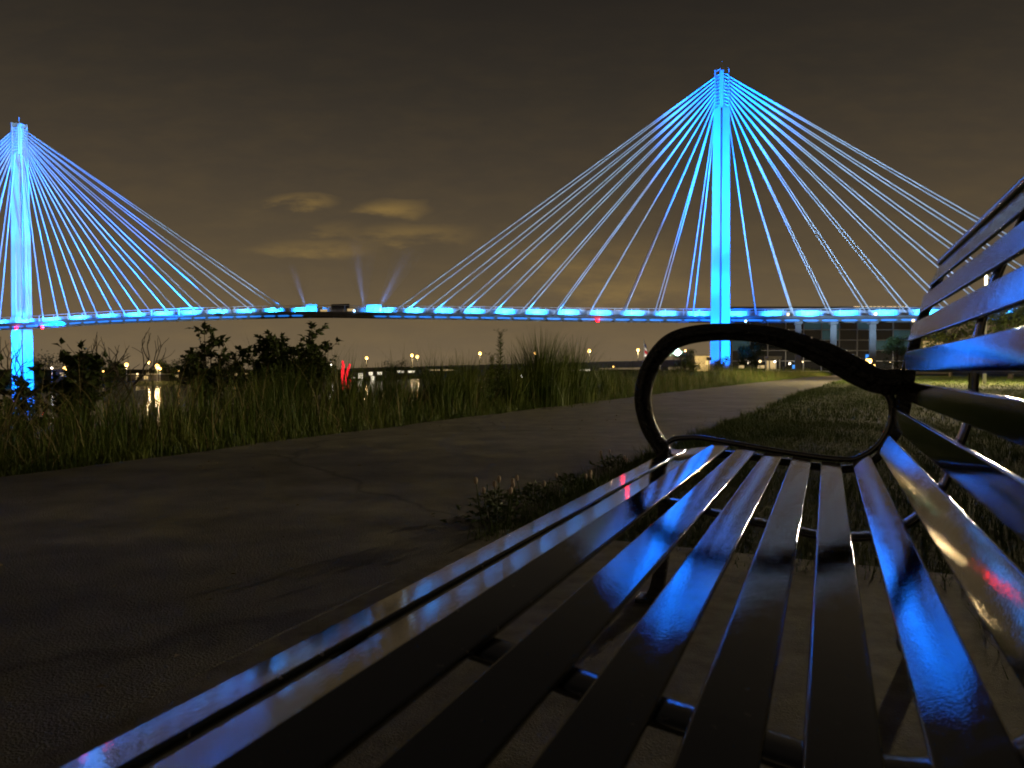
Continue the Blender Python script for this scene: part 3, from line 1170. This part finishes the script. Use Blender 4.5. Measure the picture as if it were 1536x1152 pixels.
def shrub(pos, h, rx, nstem, nleaf, ll, label, name='shrub', cat='shrub', lean=0.0, m=None, top=1.0, group=None):
    root = empty(name, pos, label, cat, group)
    P0 = Vector(pos)
    mb = MB()
    LP, LD = [], []
    for k in range(nstem):
        an = random.uniform(0, 6.28)
        rr = rx * math.sqrt(random.uniform(.02, 1))
        hh = h * random.uniform(.6, 1.0) * (1 - .35 * (rr / rx) ** 2)
        tip = P0 + Vector((math.cos(an) * rr + lean * hh, math.sin(an) * rr * .8, hh))
        mid = P0.lerp(tip, .5) + Vector((-math.cos(an) * rr * .15, 0, hh * .08))
        pts = [P0 + Vector((math.cos(an) * .05, math.sin(an) * .05, -.05)), P0.lerp(mid, .6), mid, mid.lerp(tip, .55) + Vector((0, 0, .02)), tip]
        mb.tube(pts, [.011, .009, .007, .005, .002], 5)
        twigs = []
        for j in range(5):
            u = random.uniform(.3, .95)
            b0 = pts[0].lerp(mid, u * 2) if u < .5 else mid.lerp(tip, (u - .5) * 2)
            dv = Vector((random.uniform(-1, 1), random.uniform(-1, 1), random.uniform(-.1, .9))).normalized() * rx * random.uniform(.2, .5)
            mb.tube([b0, b0 + dv * .5 + Vector((0, 0, .02)), b0 + dv], [.004, .003, .0015], 4)
            twigs.append((b0, b0 + dv))
        twigs.append((mid, tip))
        twigs.append((P0.lerp(mid, .6), mid))
        per = max(1, nleaf // nstem)
        for j in range(per):
            a, b = random.choice(twigs)
            u = random.uniform(.1, 1.05)
            q = a.lerp(b, u)
            dv = (b - a).normalized() * .6 + Vector((random.gauss(0, .6), random.gauss(0, .6), random.gauss(.05, .4)))
            LP.append(list(q))
            LD.append(list(dv))
    tag(mb.build('stems', M_bark, root), kind='stuff')
    n = len(LP)
    v, f = leaves(np.array(LP), np.array(LD), RNG.uniform(.65, 1.15, n) * ll, RNG.uniform(.5, .68, n) * ll)
    tag(mesh_np('foliage', v, f, m or M_leaf, root), kind='stuff')
    return root


shrub(gpos(436, 9.0), 1.36, .66, 30, 4600, .088, 'broad dense leafy bush rising above the wild grass, widest of the bushes')
shrub(gpos(312, 8.2), 1.25, .42, 13, 1100, .095, 'slender sapling with open branches, second bush from the bare tree')
shrub(gpos(112, 7.4), 1.16, .42, 15, 1300, .11, 'large leaved bush between the lit pylon foot and the bare tree')
shrub(gpos(34, 7.2), .86, .34, 11, 600, .08, 'sparse leafy bush growing in front of the blue pylon foot')
shrub(gpos(-12, 6.6), 1.05, .34, 11, 620, .085, 'dark dense bush beyond the sparse one at the pylon foot')
shrub(gpos(365, 9.8), 1.0, .5, 12, 600, .07, 'low leafy bush tucked between the sapling and the broad bush')


def weed(pos, h, label):
    root = empty('tall_weed', pos, label, 'weed')
    P0 = Vector(pos)
    top = P0 + Vector((.03, 0, h))
    MB().tube([P0 - Vector((0, 0, .03)), P0.lerp(top, .5) + Vector((.015, 0, 0)), top], [.008, .006, .003], 6).build('stem', M_tall, root)
    LP, LD, ln = [], [], []
    for k in range(170):
        u = (k / 170) ** .8
        an = k * 2.4
        LP.append(list(P0.lerp(top, .15 + .85 * u)))
        LD.append([math.cos(an), math.sin(an), .5 + .5 * u])
        ln.append(.14 * (1.05 - .55 * u) * random.uniform(.8, 1.15))
    for k in range(6):
        an = k * 1.05
        for j in range(9):
            LP.append(list(top + Vector((math.cos(an), math.sin(an), .8)) * (.012 * j)))
            LD.append([math.cos(an + j), math.sin(an + j), .7])
            ln.append(.045)
    ln = np.array(ln)
    v, f = leaves(np.array(LP), np.array(LD), ln, ln * .2, .2)
    tag(mesh_np('leaves', v, f, M_tall, root), kind='stuff')


weed(gpos(748, 11.0), 1.15, 'tall straight feathery weed beside the tallest grass clump')
weed(gpos(735, 10.8), .78, 'shorter feathery weed at the foot of the tall straight one')


def bare_tree(pos, h, label):
    root = empty('bare_tree', pos, label, 'tree')
    rnd = random.Random(4)
    tb, br = MB(), MB()

    def grow(mb, p, d, l, r, depth):
        pts = [p]
        q = p
        dd = d.copy()
        for k in range(4):
            dd = (dd + Vector((rnd.gauss(0, .16), rnd.gauss(0, .16), rnd.gauss(.05, .08)))).normalized()
            q = q + dd * l / 4
            pts.append(q)
        mb.tube(pts, [r, r * .9, r * .8, r * .72, r * .62], 6 if depth < 2 else 4)
        if depth < 5:
            for k in range(2 if depth < 1 else rnd.choice((2, 3, 3))):
                sp = Vector((rnd.uniform(-1, 1), rnd.uniform(-.7, .7), rnd.uniform(-.15, .6)))
                grow(br, pts[-1 - (k % 2)], (dd * .75 + sp * .8).normalized(), l * rnd.uniform(.55, .78), r * .58, depth + 1)
    grow(tb, Vector(pos) - Vector((0, 0, .1)), Vector((.06, 0, 1)), h * .40, .11, 0)
    tb.build('trunk', M_bark, root)
    br.build('branches', M_bark, root)


gp = gpos(158, 15)
bare_tree(gp, 4.6, 'leafless small tree with crooked limbs at the water side of the bushes')


def verge_weeds(pos, n, h, spread, label):
    root = empty('verge_weed', pos, label, 'weed')
    a = RNG.uniform(0, 6.28, n)
    r = np.abs(RNG.normal(0, spread * .55, n))
    base = np.stack([pos[0] + np.cos(a) * r, pos[1] + np.sin(a) * r, RNG.uniform(0, h, n) * (1 - .6 * np.minimum(r / spread, 1))], 1)
    ll = RNG.uniform(.018, .04, n)
    v, f = leaves(base, np.stack([np.cos(a), np.sin(a), RNG.uniform(-.1, 1.3, n)], 1), ll, ll * .42)
    tag(mesh_np('leaves', v, f, M_leaf, root), kind='stuff')
    mb = MB()
    fl = MB()
    for k in range(9):
        an = random.uniform(0, 6.28)
        q = Vector((pos[0] + math.cos(an) * spread * .4, pos[1] + math.sin(an) * spread * .4, 0))
        top = q + Vector((math.cos(an) * .03, math.sin(an) * .03, h * random.uniform(.8, 1.25)))
        mb.tube([q, q.lerp(top, .6), top], [.003, .0025, .0015], 5)
        if k < 5:
            fl.ball(top, .008, 6, 5, (1, 1, 1.9))
    tag(mb.build('stems', M_leaf, root), kind='stuff')
    tag(fl.build('flower_heads', mat('pale_flower', (.55, .42, .33), .8), root), kind='stuff')


for (x, y, n, h, sp, lab) in ((745, 792, 420, .15, .16, 'bushy weed with pale seed heads at the corner of the bench pad'), (800, 762, 320, .10, .16, 'low leafy weed on the verge beside the seed-headed one'), (860, 735, 300, .08, .15, 'small leafy weed halfway along the verge by the bench'), (925, 706, 300, .09, .16, 'small dark weed on the verge under the armrest end')):
    Y = H * F / (y - 554)
    verge_weeds(((x - 768) / F * Y, Y, 0), n, h, sp, lab)


def tree(pos, h, rx, n, ll, label, m=None, group=None, trunk_frac=.35, name='leafy_tree'):
    root = empty(name, pos, label, 'tree', group)
    P0 = Vector(pos)
    tr = MB()
    th = h * trunk_frac
    tr.tube([P0 - Vector((0, 0, .2)), P0 + Vector((.03 * h, 0, th * .6)), P0 + Vector((0, 0, th)), P0 + Vector((.02 * h, 0, h * .75))], [h * .03, h * .024, h * .02, h * .008], 7)
    LP, LD = [], []
    nc = 26
    for k in range(nc):
        an = random.uniform(0, 6.28)
        u = random.uniform(0, 1)
        rr = rx * math.sqrt(random.uniform(.05, 1)) * (1 - .55 * abs(u - .4))
        c = P0 + Vector((math.cos(an) * rr, math.sin(an) * rr, th * .75 + (h - th * .75) * (.08 + .86 * u)))
        b0 = P0 + Vector((0, 0, min(th + (h - th) * u * .5, h * .7)))
        tr.tube([b0, b0.lerp(c, .5) + Vector((0, 0, .03 * h)), c], [h * .009, h * .006, h * .003], 4)
        cr = rx * random.uniform(.22, .42)
        for j in range(n // nc):
            d = Vector((random.gauss(0, 1), random.gauss(0, 1), random.gauss(0, .75))) * cr * .55
            LP.append(list(c + d))
            LD.append([random.gauss(0, 1), random.gauss(0, 1), random.gauss(0, .6)])
    tr.build('trunk', M_bark, root)
    k = len(LP)
    v, f = leaves(np.array(LP), np.array(LD), RNG.uniform(.7, 1.2, k) * ll, RNG.uniform(.5, .75, k) * ll)
    tag(mesh_np('crown', v, f, m or M_leaf, root), kind='stuff')
    return root


tree(gpos(1026, 70), 2.5, 1.5, 2600, .16, 'round dark bush on the bank in front of the floodlit wall', trunk_frac=.12, name='round_bush')
tree(gpos(1084, 62), 1.7, .8, 900, .13, 'small bush standing at the foot of the near pylon', trunk_frac=.15, name='round_bush')
tree(gpos(1124, 145), 6.2, 2.6, 2600, .36, 'tree washed with blue light beside the near pylon', trunk_frac=.2)
tree(gpos(1345, 120), 6.0, 2.3, 1800, .35, 'dark tree in front of the glass building', trunk_frac=.25)
tree(gpos(1425, 62), 5.2, 2.4, 2600, .26, 'spreading tree behind the lamp post, farther from it')
tree(gpos(1515, 46), 5.2, 2.6, 3600, .22, 'broad tree lit yellow by the lamp post')
tree(gpos(1590, 52), 6.5, 3.0, 2600, .25, 'taller tree on the lawn past the yellow lit one')
w_ = W(4.6, 5.6)  # out-of-view trees added to block the near lamp from pad and path
tree((w_.x, w_.y, 0), 3.9, 1.9, 9000, .13, 'unseen dense tree added on the lawn behind the bench to shade the pad', trunk_frac=.12)
w_ = W(5.2, 3.0)  # second out-of-view tree, added to widen that shade
tree((w_.x, w_.y, 0), 3.4, 1.8, 7000, .13, 'unseen dense tree added for shade behind the bench, farther from the lamp posts', trunk_frac=.12)
for (x, Y, h, rx, lab) in ((60, 232, 8.0, 6.5, 'far bank tree behind the left pylon, dark and wide'), (130, 238, 6.5, 6, 'far bank tree behind the bare tree'), (172, 236, 6.2, 3.4, 'small far bank tree beside the first park lamp'), (252, 240, 6.5, 4, 'far bank tree glowing yellow by the paired park lamps'),
                         (290, 262, 7.5, 6, 'far bank tree behind the slender sapling'), (345, 280, 7.0, 6, 'far bank tree past the slender sapling'), (420, 300, 7.0, 6, 'far bank tree behind the broad bush'), (480, 330, 6.5, 6, 'far bank tree between the broad bush and the red sculpture'),
                         (592, 420, 8.5, 9, 'dark treetop rising over the road viaduct')):
    X = (x - 768) / F * Y
    L, t = LT(X, Y)
    tree((X, Y, ground_z(L, t)), h, rx, 1600, .7, lab, trunk_frac=.2)

# ------------------------------------------------------------------ lamps, far bank, buildings


def lamp_post(x, yhead, Y, zb, label, m=None, r=.22, group=None, rad=.06, name='street_lamp', power=0, col=(1, .7, .32)):
    X = (x - 768) / F * Y
    zh = H + (554 - yhead) / F * Y
    root = empty(name, (X, Y, zb), label, 'lamp', group)
    MB().tube([(X, Y, zb), (X, Y, zh - r * .8)], [rad, rad * .7], 8).build('pole', M_pole, root)
    MB().ball((X, Y, zh), r, 12, 8).build('lamp_head', m or M_warm, root)
    if Y > 100:
        if power:
            lamp('lamp_light', 'POINT', (X, Y, zh - r * 1.4), power, col, root, rad=r)
        return root
    mb = MB()
    mb.tube([(X, Y, zh + r * .6), (X, Y, zh + r * 1.25)], [r * .9, r * .25], 10)
    mb.build('lamp_cap', M_dark, root)
    if power:
        lamp('lamp_light', 'POINT', (X, Y, zh - r * 1.4), power, col, root, rad=r)
    return root


# the lamp post on the lawn behind the bench that lights grass and path; its hidden head is assumed
lamp_post(1477, 392, 30, 0, 'grey lamp post on the lawn, seen through the slats of the bench back', M_whitelamp, .20, power=17000, col=(1, .80, .46), rad=.07)
w_ = W(14, 12.5)  # assumed out-of-view lamp, added to light the grass and cast the bench shadow
lamp_post(768 + F * w_.x / w_.y, 554 - F * 3.9 / w_.y, w_.y, 0, 'unseen grey lamp post assumed on the lawn behind the bench, nearer to it than the other', M_whitelamp, .20, power=6000, col=(1, .82, .46), rad=.07)
lamp_post(1303, 541, 62, 0, 'low bright path lamp by the armrest, the taller of two', M_warm, .26, name='path_lamp', power=2600)
lamp_post(1309, 549, 56, 0, 'low bright path lamp by the armrest, the shorter of two', M_warm, .19, name='path_lamp', power=1200)
lamp_post(190, 547, 216, -3.2, 'far bank park lamp standing alone between bare tree and pavilion', M_warm, .55, rad=.12, power=1500)
lamp_post(223, 543, 236, -3.2, 'far bank park lamp, the tall one behind the pavilion', M_warm, .42, rad=.12, power=1500)
lamp_post(236, 549, 226, -3.2, 'far bank park lamp, brightest of the close pair past the pavilion', M_warm, .62, rad=.12, power=2500)
lamp_post(240, 553, 229, -3.2, 'far bank park lamp, lower one of the close pair past the pavilion', M_warm, .45, rad=.12)
lamp_post(98, 553, 205, -3.2, 'far bank lamp shining through the large leaved bush', M_warm, .6, rad=.12, power=1500)
lamp_post(78, 552, 204, -3.2, 'small far bank lamp beside the lit pylon foot', M_whitelamp, .26, rad=.1)
lamp_post(1028, 526, 140, 0, 'lamp post behind the round dark bush', M_warm, .22, rad=.09, power=700)
lamp_post(783, 564, 180, -6, 'white light glowing low behind the tall grass', M_whitelamp, .5, rad=.1)
lamp_post(388, 553, 280, -3.2, 'far bank lamp half hidden by the broad bush', M_warm, .4, rad=.1)
lamp_post(497, 549, 300, -3.2, 'far bank lamp close by the red sculpture', M_whitelamp, .75, rad=.12)
lamp_post(1140, 542, 108, 0, 'small globe lamp beside the kiosk', M_warmsoft, .2, rad=.05)

VA, VB = at(1010, 541, 330), at(520, 553, 640)


def viaduct():
    root = empty('road_viaduct', (VA.x, VA.y, -3), 'long grey road viaduct crossing low over the far river', 'viaduct')
    a, b = VA.copy(), VB.copy()
    a = a + (a - b) * .35
    th = 2.6
    MB().bar(a - Vector((0, 0, th * .6)), b - Vector((0, 0, th * .6)), 12, th).build('girder', M_pier, root)
    MB().bar(a + Vector((0, -6.05, -.1)), b + Vector((0, -6.05, -.1)), .4, 1.0).build('parapet', M_mull, root)
    for u in (.0, .08, .17, .27, .36, .46, .57, .68, .8, .92):
        p = a.lerp(b, u)
        MB().box((p.x, p.y, (p.z - 7) / 2 - th * .5), (2.0, 7, p.z + 5), ).build('pier', M_pier, root)


viaduct()
for (x, y, lab) in ((550, 537, 'viaduct lamp nearest the red sculpture'), (618, 533, 'viaduct lamp, smaller of the double lamp'), (626, 535, 'viaduct lamp, larger of the double lamp'), (720, 530, 'viaduct lamp beside the tall straight weed'), (803, 530, 'viaduct lamp behind the tallest grass clump'),
                    (884, 526, 'viaduct lamp midway between grass clump and flagpole'), (957, 525, 'viaduct lamp next to the flagpole')):
    # stand on the deck
    u = 0
    best = min((abs(768 + F * VA.lerp(VB, k / 200).x / VA.lerp(VB, k / 200).y - x), k / 200) for k in range(201))[1]
    p = VA.lerp(VB, best)
    X = (x - 768) / F * p.y
    lamp_post(x, y, p.y, p.z, lab, M_warm, .0021 * p.y, rad=.0011 * p.y, power=7000, name='street_lamp')


def flag():
    Y = 318
    X = (966 - 768) / F * Y
    root = empty('flagpole', (X, Y, 3.5), 'tall flagpole with a drooping striped flag beside the viaduct lamp', 'flag')
    MB().tube([(X, Y, -3), (X, Y, H + 44 / F * Y)], .16, 6).build('pole', M_pole, root)
    top = H + 40 / F * Y
    for k, (c, nm) in enumerate((((.02, .03, .12), 'navy_cloth'), ((.7, .68, .62), 'white_cloth'), ((.5, .04, .05), 'red_cloth'), ((.7, .68, .62), 'white_cloth'))):
        mb = MB()
        z1, z0 = top - k * 1.5, top - (k + 1) * 1.5
        vs = []
        for i in range(6):
            q = i / 5
            vs.append((X + .18 + q * (.8 + .35 * k), Y + .35 * math.sin(q * 7), z1 - q * 1.4))
            vs.append((X + .18 + q * (1.05 + .35 * k), Y + .35 * math.sin(q * 7 + .3), z0 - q * 1.4))
        mb.add(vs, [(2 * i, 2 * i + 1, 2 * i + 3, 2 * i + 2) for i in range(5)], True)
        o = mb.build('flag_stripe', mat(nm, c, .8, emit=c, strength=.0), root)
        o.modifiers.new('thick', 'SOLIDIFY').thickness = .03
    lamp('flag_spot', 'SPOT', (X - 2, Y - 8, 2), 5000, (1, .9, .8), root, target=(X + .6, Y, top - 3), angle=40)


flag()


def sculpture():
    Y = 300
    root = empty('red_sculpture', at(517, 575, Y), 'tall red glowing line sculpture on the far bank', 'sculpture')
    def pt(x, y): return at(x, y, Y)
    MB().tube([pt(512, 577), pt(514, 560), pt(515, 548), pt(514, 541)], [.45, .6, .6, .3], 8).build('stroke', M_redtube, root)
    MB().tube([pt(517, 574), pt(520, 562), pt(523, 552), pt(525, 546)], [.4, .55, .5, .3], 8).build('stroke', M_redtube, root)
    MB().tube([pt(522, 577), pt(527, 577), pt(526, 572), pt(524, 569)], [.35, .5, .45, .3], 8).build('stroke', M_redtube, root)


sculpture()


def lowbuilding(x0, x1, ytop, Y, zb, label, wins, wm, lit, roofm=None, name='low_building', d=8, cat='building'):
    X0, X1 = (x0 - 768) / F * Y, (x1 - 768) / F * Y
    zt = H + (554 - ytop) / F * Y
    root = empty(name, ((X0 + X1) / 2, Y, zb), label, cat)
    MB().box(((X0 + X1) / 2, Y + d / 2, (zb + zt) / 2), (X1 - X0, d, zt - zb)).build('wall', wm, root)
    MB().box(((X0 + X1) / 2, Y + d / 2 - .4, zt + .15), (X1 - X0 + 1.2, d + 1.4, .3)).build('roof', roofm or M_roof, root)
    for (a, b, y0, y1) in wins:
        A, B = (a - 768) / F * Y, (b - 768) / F * Y
        z1, z0 = H + (554 - y0) / F * Y, H + (554 - y1) / F * Y
        w = MB().box(((A + B) / 2, Y - .03, (z0 + z1) / 2), (B - A, .08, z1 - z0)).build('window', lit, root)
        MB().box(((A + B) / 2, Y - .09, z0 - .08), (B - A + .2, .2, .14)).build('sill', M_mull, w)
    return root


lowbuilding(196, 236, 562, 232, -3.4, 'long low park pavilion with a pale roof edge among the far bank lamps', [(204, 209, 564, 569), (216, 222, 564, 569)], M_roof, M_litwarm, M_mull)
lowbuilding(526, 575, 558, 320, -3.4, 'dark riverside hall with bright windows right under the viaduct end', [(526, 533, 566, 570), (537, 544, 560, 569), (553, 559, 558, 563), (556, 562, 564, 570), (566, 573, 557, 562)], M_roof, M_litwhite)
lowbuilding(852, 890, 551, 310, -3.4, 'low building with one long lit window strip under the viaduct', [(856, 866, 554, 557), (867, 876, 554, 557), (877, 885, 554, 557)], M_roof, M_litwhite)
lowbuilding(640, 700, 551, 420, -3.4, 'faintly lit long shed far under the viaduct', [(645, 660, 554, 556), (664, 680, 554, 556)], M_roof, M_litwarm)
b = lowbuilding(1042, 1070, 534, 250, 0, 'cream wall of a plain hall behind the near pylon, lit by a lamp', [(1058, 1066, 541, 547)], M_wall, M_litwarm)
lamp('wall_wash', 'SPOT', at(1054, 548, 238), 9000, (1, .75, .35), b, target=at(1054, 540, 250), angle=110)
lowbuilding(1380, 1425, 508, 95, 0, 'low yellow lit pavilion between the trees behind the bench', [(1384, 1391, 512, 522), (1393, 1402, 512, 522), (1405, 1414, 513, 521)], M_wall, M_litwarm, d=2)


def kiosk():
    Y = 105
    p = at(1159, 556, Y)
    root = empty('kiosk', (p.x, Y, 0), 'small white glazed kiosk with a lit inside beside the path', 'kiosk')
    w, h = 1.5, 2.1
    for sx in (-1, 1):
        for sy in (-1, 1):
            MB().box((p.x + sx * w / 2, Y + sy * w / 2, h / 2), (.12, .12, h)).build('corner_post', M_white, root)
    MB().box((p.x, Y, h + .22), (w + .4, w + .4, .45)).build('roof', M_mull, root)
    MB().box((p.x, Y + w / 2 - .1, 1.15), (w - .2, .05, 1.5)).build('back_panel', M_litwarm, root)
    MB().box((p.x, Y - w / 2, .35), (w - .12, .06, .6)).build('front_panel', M_white, root)
    MB().ball((p.x + .3, Y, 1.75), .14).build('ceiling_lamp', M_whitelamp, root)


kiosk()


def glass_building():
    Y = 190
    root = empty('glass_building', at(1240, 556, Y), 'wide modern building with a gridded glass front behind the bridge piers', 'building')
    X0, X1 = (1098 - 768) / F * Y, (1420 - 768) / F * Y
    zt = H + 90 / F * Y
    MB().box(((X0 + X1) / 2, Y + 9, zt / 2), (X1 - X0, 17, zt)).build('wall', M_roof, root)
    MB().box(((X0 + X1) / 2, Y + 8.6, zt + .3), (X1 - X0 + 1, 18.4, .6)).build('roof', M_roof, root)
    nx, nz = 12, 6
    dx, dz = (X1 - X0) / nx, zt / nz
    rnd = random.Random(3)
    for i in range(nx):
        for j in range(nz):
            r = rnd.random()
            c = ((X0 + dx * (i + .5)), Y + .35, dz * (j + .5))
            if j == 0:
                m = M_litwarm if r < .3 else (M_litblue if r < .38 else M_glass)
            elif j == 1:
                m = M_litwarm if r < .12 else (M_litblue if r < .22 else M_glass)
            else:
                m = M_litteal if r < .4 else M_glass
            if m in (M_litwarm, M_litblue):
                w, h = dx * rnd.uniform(.18, .4), dz * rnd.uniform(.2, .4)
                MB().box(c, (dx - .2, .06, dz - .2)).build('pane', M_glass, root)
                MB().box((c[0] + rnd.uniform(-1, 1), Y + .29, c[2] - .1), (w, .04, h)).build('lit_window', m, root)
            else:
                MB().box(c, (dx - .2, .06, dz - .2)).build('pane', m, root)
    for i in range(nx + 1):
        MB().box((X0 + dx * i, Y + .2, zt / 2), (.2, .3, zt)).build('mullion', M_mull, root)
    for j in range(nz + 1):
        MB().box(((X0 + X1) / 2, Y + .24, min(dz * j + .1, zt)), (X1 - X0, .25, .22)).build('transom', M_mull, root)
    for k in range(14):
        MB().box((X0 + 34 + k * 1.1 + rnd.uniform(-.3, .3), Y + 3, zt + .8), (.7, .3, .35)).build('roof_light', M_warmsoft, root)
    for k in range(5):  # lights and globes added in front to brighten the mullions
        x_ = X0 + (X1 - X0) * (k + .5) / 5
        lamp('facade_fill', 'POINT', (x_, Y - 4, 2.2), 300, (1, .85, .62), root, rad=.3)
        MB().ball((x_, Y - 4, 2.6), .18).build('fill_globe', M_warmsoft, root)
    return root


glass_building()


def boat(x0, x1, y, Y, label, name, lights):
    X0, X1 = (x0 - 768) / F * Y, (x1 - 768) / F * Y
    z = -4.2
    l = X1 - X0
    root = empty(name, ((X0 + X1) / 2, Y, z), label, 'boat')
    mb = MB()
    vs = []
    for (u, w, zz) in ((0, .9, 1.0), (.15, 1.4, .95), (.7, 1.4, .95), (.9, .8, 1.1), (1, .05, 1.25)):
        x = X0 + l * u
        vs += [(x, Y - w, z + zz), (x, Y - w * .6, z - .2), (x, Y + w * .6, z - .2), (x, Y + w, z + zz)]
    fs = []
    for i in range(4):
        for j in range(3):
            fs.append((4 * i + j, 4 * i + j + 1, 4 * i + j + 5, 4 * i + j + 4))
        fs.append((4 * i + 3, 4 * i, 4 * i + 4, 4 * i + 7))
    fs.append((0, 3, 2, 1))
    mb.add(vs, fs).build('hull', M_white, root)
    MB().box((X0 + l * .42, Y, z + 1.75), (l * .5, 2.0, 1.5)).build('cabin', M_mull, root)
    MB().box((X0 + l * .42, Y, z + 2.6), (l * .58, 2.4, .14)).build('canopy', mat('blue_canvas', (.03, .10, .30), .8) if not lights else M_white, root)
    if lights:
        for k in range(6):
            MB().box((X0 + l * (.2 + .09 * k), Y - 1.03, z + 1.85), (l * .06, .05, .7)).build('window', M_litwhite, root)
        for k in range(8):
            MB().ball((X0 + l * (.06 + .12 * k), Y - 1.2, z + 1.3 + (k % 3) * .7), .16).build('lamp', M_warm, root)


boat(903, 947, 571, 300, 'excursion boat strung with lamps moored below the viaduct', 'excursion_boat', True)
boat(150, 222, 596, 128, 'dim moored boat with a blue canopy on the river near the bare tree', 'moored_boat', False)


def beam(x, y, tx, ty, w, label):
    """a searchlight shaft: damp air over the lamp, lit by the lamp itself"""
    Yd = 150
    a, b = at(x, y, Yd), at(tx, ty, Yd)
    d = (b - a).normalized()
    mb = MB()
    mb.tube([a, a.lerp(b, .3), a.lerp(b, .65), b], [.3, w * .7, w * 1.3, w * 1.9], 16)
    m = bpy.data.materials.get('beam_volume')
    if not m:
        m = bpy.data.materials.new('beam_volume')
        m.use_nodes = True
        N, K = m.node_tree.nodes, m.node_tree.links
        N.clear()
        o = N.new('ShaderNodeOutputMaterial')
        v = N.new('ShaderNodeVolumePrincipled')
        v.inputs['Color'].default_value = (.9, .92, 1, 1)
        tc = N.new('ShaderNodeTexCoord')
        sx = N.new('ShaderNodeSeparateXYZ')
        K.new(tc.outputs['Generated'], sx.inputs[0])
        mr = N.new('ShaderNodeMapRange')                # density fades upward so the shaft ends softly
        mr.interpolation_type = 'SMOOTHSTEP'
        for i, q in ((1, 0.0), (2, 1.0), (3, .026), (4, 0.0)):
            mr.inputs[i].default_value = q
        K.new(sx.outputs[2], mr.inputs[0])
        K.new(mr.outputs[0], v.inputs['Density'])
        K.new(v.outputs[0], o.inputs['Volume'])
    ob = mb.build('beam_cone', m)
    tag(ob, label, 'light beam', kind='stuff')
    lamp('beam_lamp', 'SPOT', a - d * .8, 42000, (.22, .40, 1), ob, target=b, angle=13, blend=1, rad=.1)


beam(459, 462, 438, 396, 2.0, 'faint slanting light shaft above the lit deck, at the end of the left cable fan')
beam(546, 462, 532, 352, 3.0, 'faint upright light shaft above the lookout on the deck')
beam(569, 462, 616, 372, 1.8, 'faint light shaft leaning toward the near pylon')

for (x, y, Y, m, r, lab) in ((268, 556, 250, M_warm, .3, 'far bank lamp past the yellow glowing tree'), (300, 558, 262, M_warmsoft, .4, 'far bank lamp right behind the sapling'), (352, 555, 275, M_warm, .35, 'far bank lamp between sapling and broad bush'), (132, 556, 215, M_warmsoft, .35, 'far bank lamp behind the bare tree'), (155, 557, 218, M_warm, .25, 'small far bank lamp between the bare tree limbs'), (206, 561, 228, M_warmsoft, .3, 'lamp under the eave of the park pavilion'), (253, 552, 246, M_warm, .35, 'far bank lamp in front of the yellow glowing tree'), (175, 553, 260, M_whitelamp, .3, 'white far bank lamp behind the small tree'),
                             (428, 552, 295, M_whitelamp, .3, 'far bank lamp glinting through the broad bush'), (575, 560, 330, M_warm, .35, 'lamp at the end of the bright windowed hall'), (842, 560, 300, M_warm, .3, 'lamp beside the long lit window strip'), (920, 550, 310, M_warm, .35, 'greenish mast lamp above the excursion boat'), (985, 556, 220, M_warm, .25, 'shore lamp between flagpole and armrest')):
    L, t = LT((x - 768) / F * Y, Y)
    lamp_post(x, y, Y, max(ground_z(L, t), -4.4), lab, m, r, rad=.09)
lowbuilding(255, 300, 558, 262, -3.4, 'low far bank house with two dim windows behind the sapling', [(262, 267, 562, 566), (280, 286, 562, 566)], M_roof, M_litwarm)
lowbuilding(330, 385, 556, 290, -3.4, 'low far bank house with three windows left of the broad bush', [(338, 342, 560, 564), (352, 356, 560, 564), (368, 374, 560, 564)], M_roof, M_litwarm)
lowbuilding(590, 632, 553, 430, -3.4, 'pale lit shed seen far under the viaduct beside the hall', [(596, 606, 556, 559), (612, 622, 556, 559)], M_roof, M_litwhite)
lowbuilding(84, 118, 556, 215, -3.4, 'far bank house with warm windows behind the large leaved bush', [(90, 95, 559, 564), (100, 107, 559, 564)], M_roof, M_litwarm)


def litter():
    n = 420
    ts = RNG.uniform(-.3, 9, n) 
    Ls = RNG.uniform(-4.1, .35, n)
    z = np.where(Ls > -1.12, .031, .028)
    keep = (Ls < -1.2) | (ts < 2.35)
    ts, Ls, z = ts[keep], Ls[keep], z[keep]
    P = np.array([list(W(L, t, zz)) for L, t, zz in zip(Ls, ts, z)])
    k = len(P)
    a = RNG.uniform(0, 6.28, k)
    ln = RNG.uniform(.006, .028, k)
    v, f = leaves(P, np.stack([np.cos(a), np.sin(a), np.full(k, .12)], 1), ln, ln * .5, .05)
    tag(mesh_np('leaf_litter', v, f, mat('dry_leaf', (.20, .15, .08), .8, var=.5, scale=2)), 'scraps of dry leaf on the path and pad', 'leaves', kind='stuff')


litter()
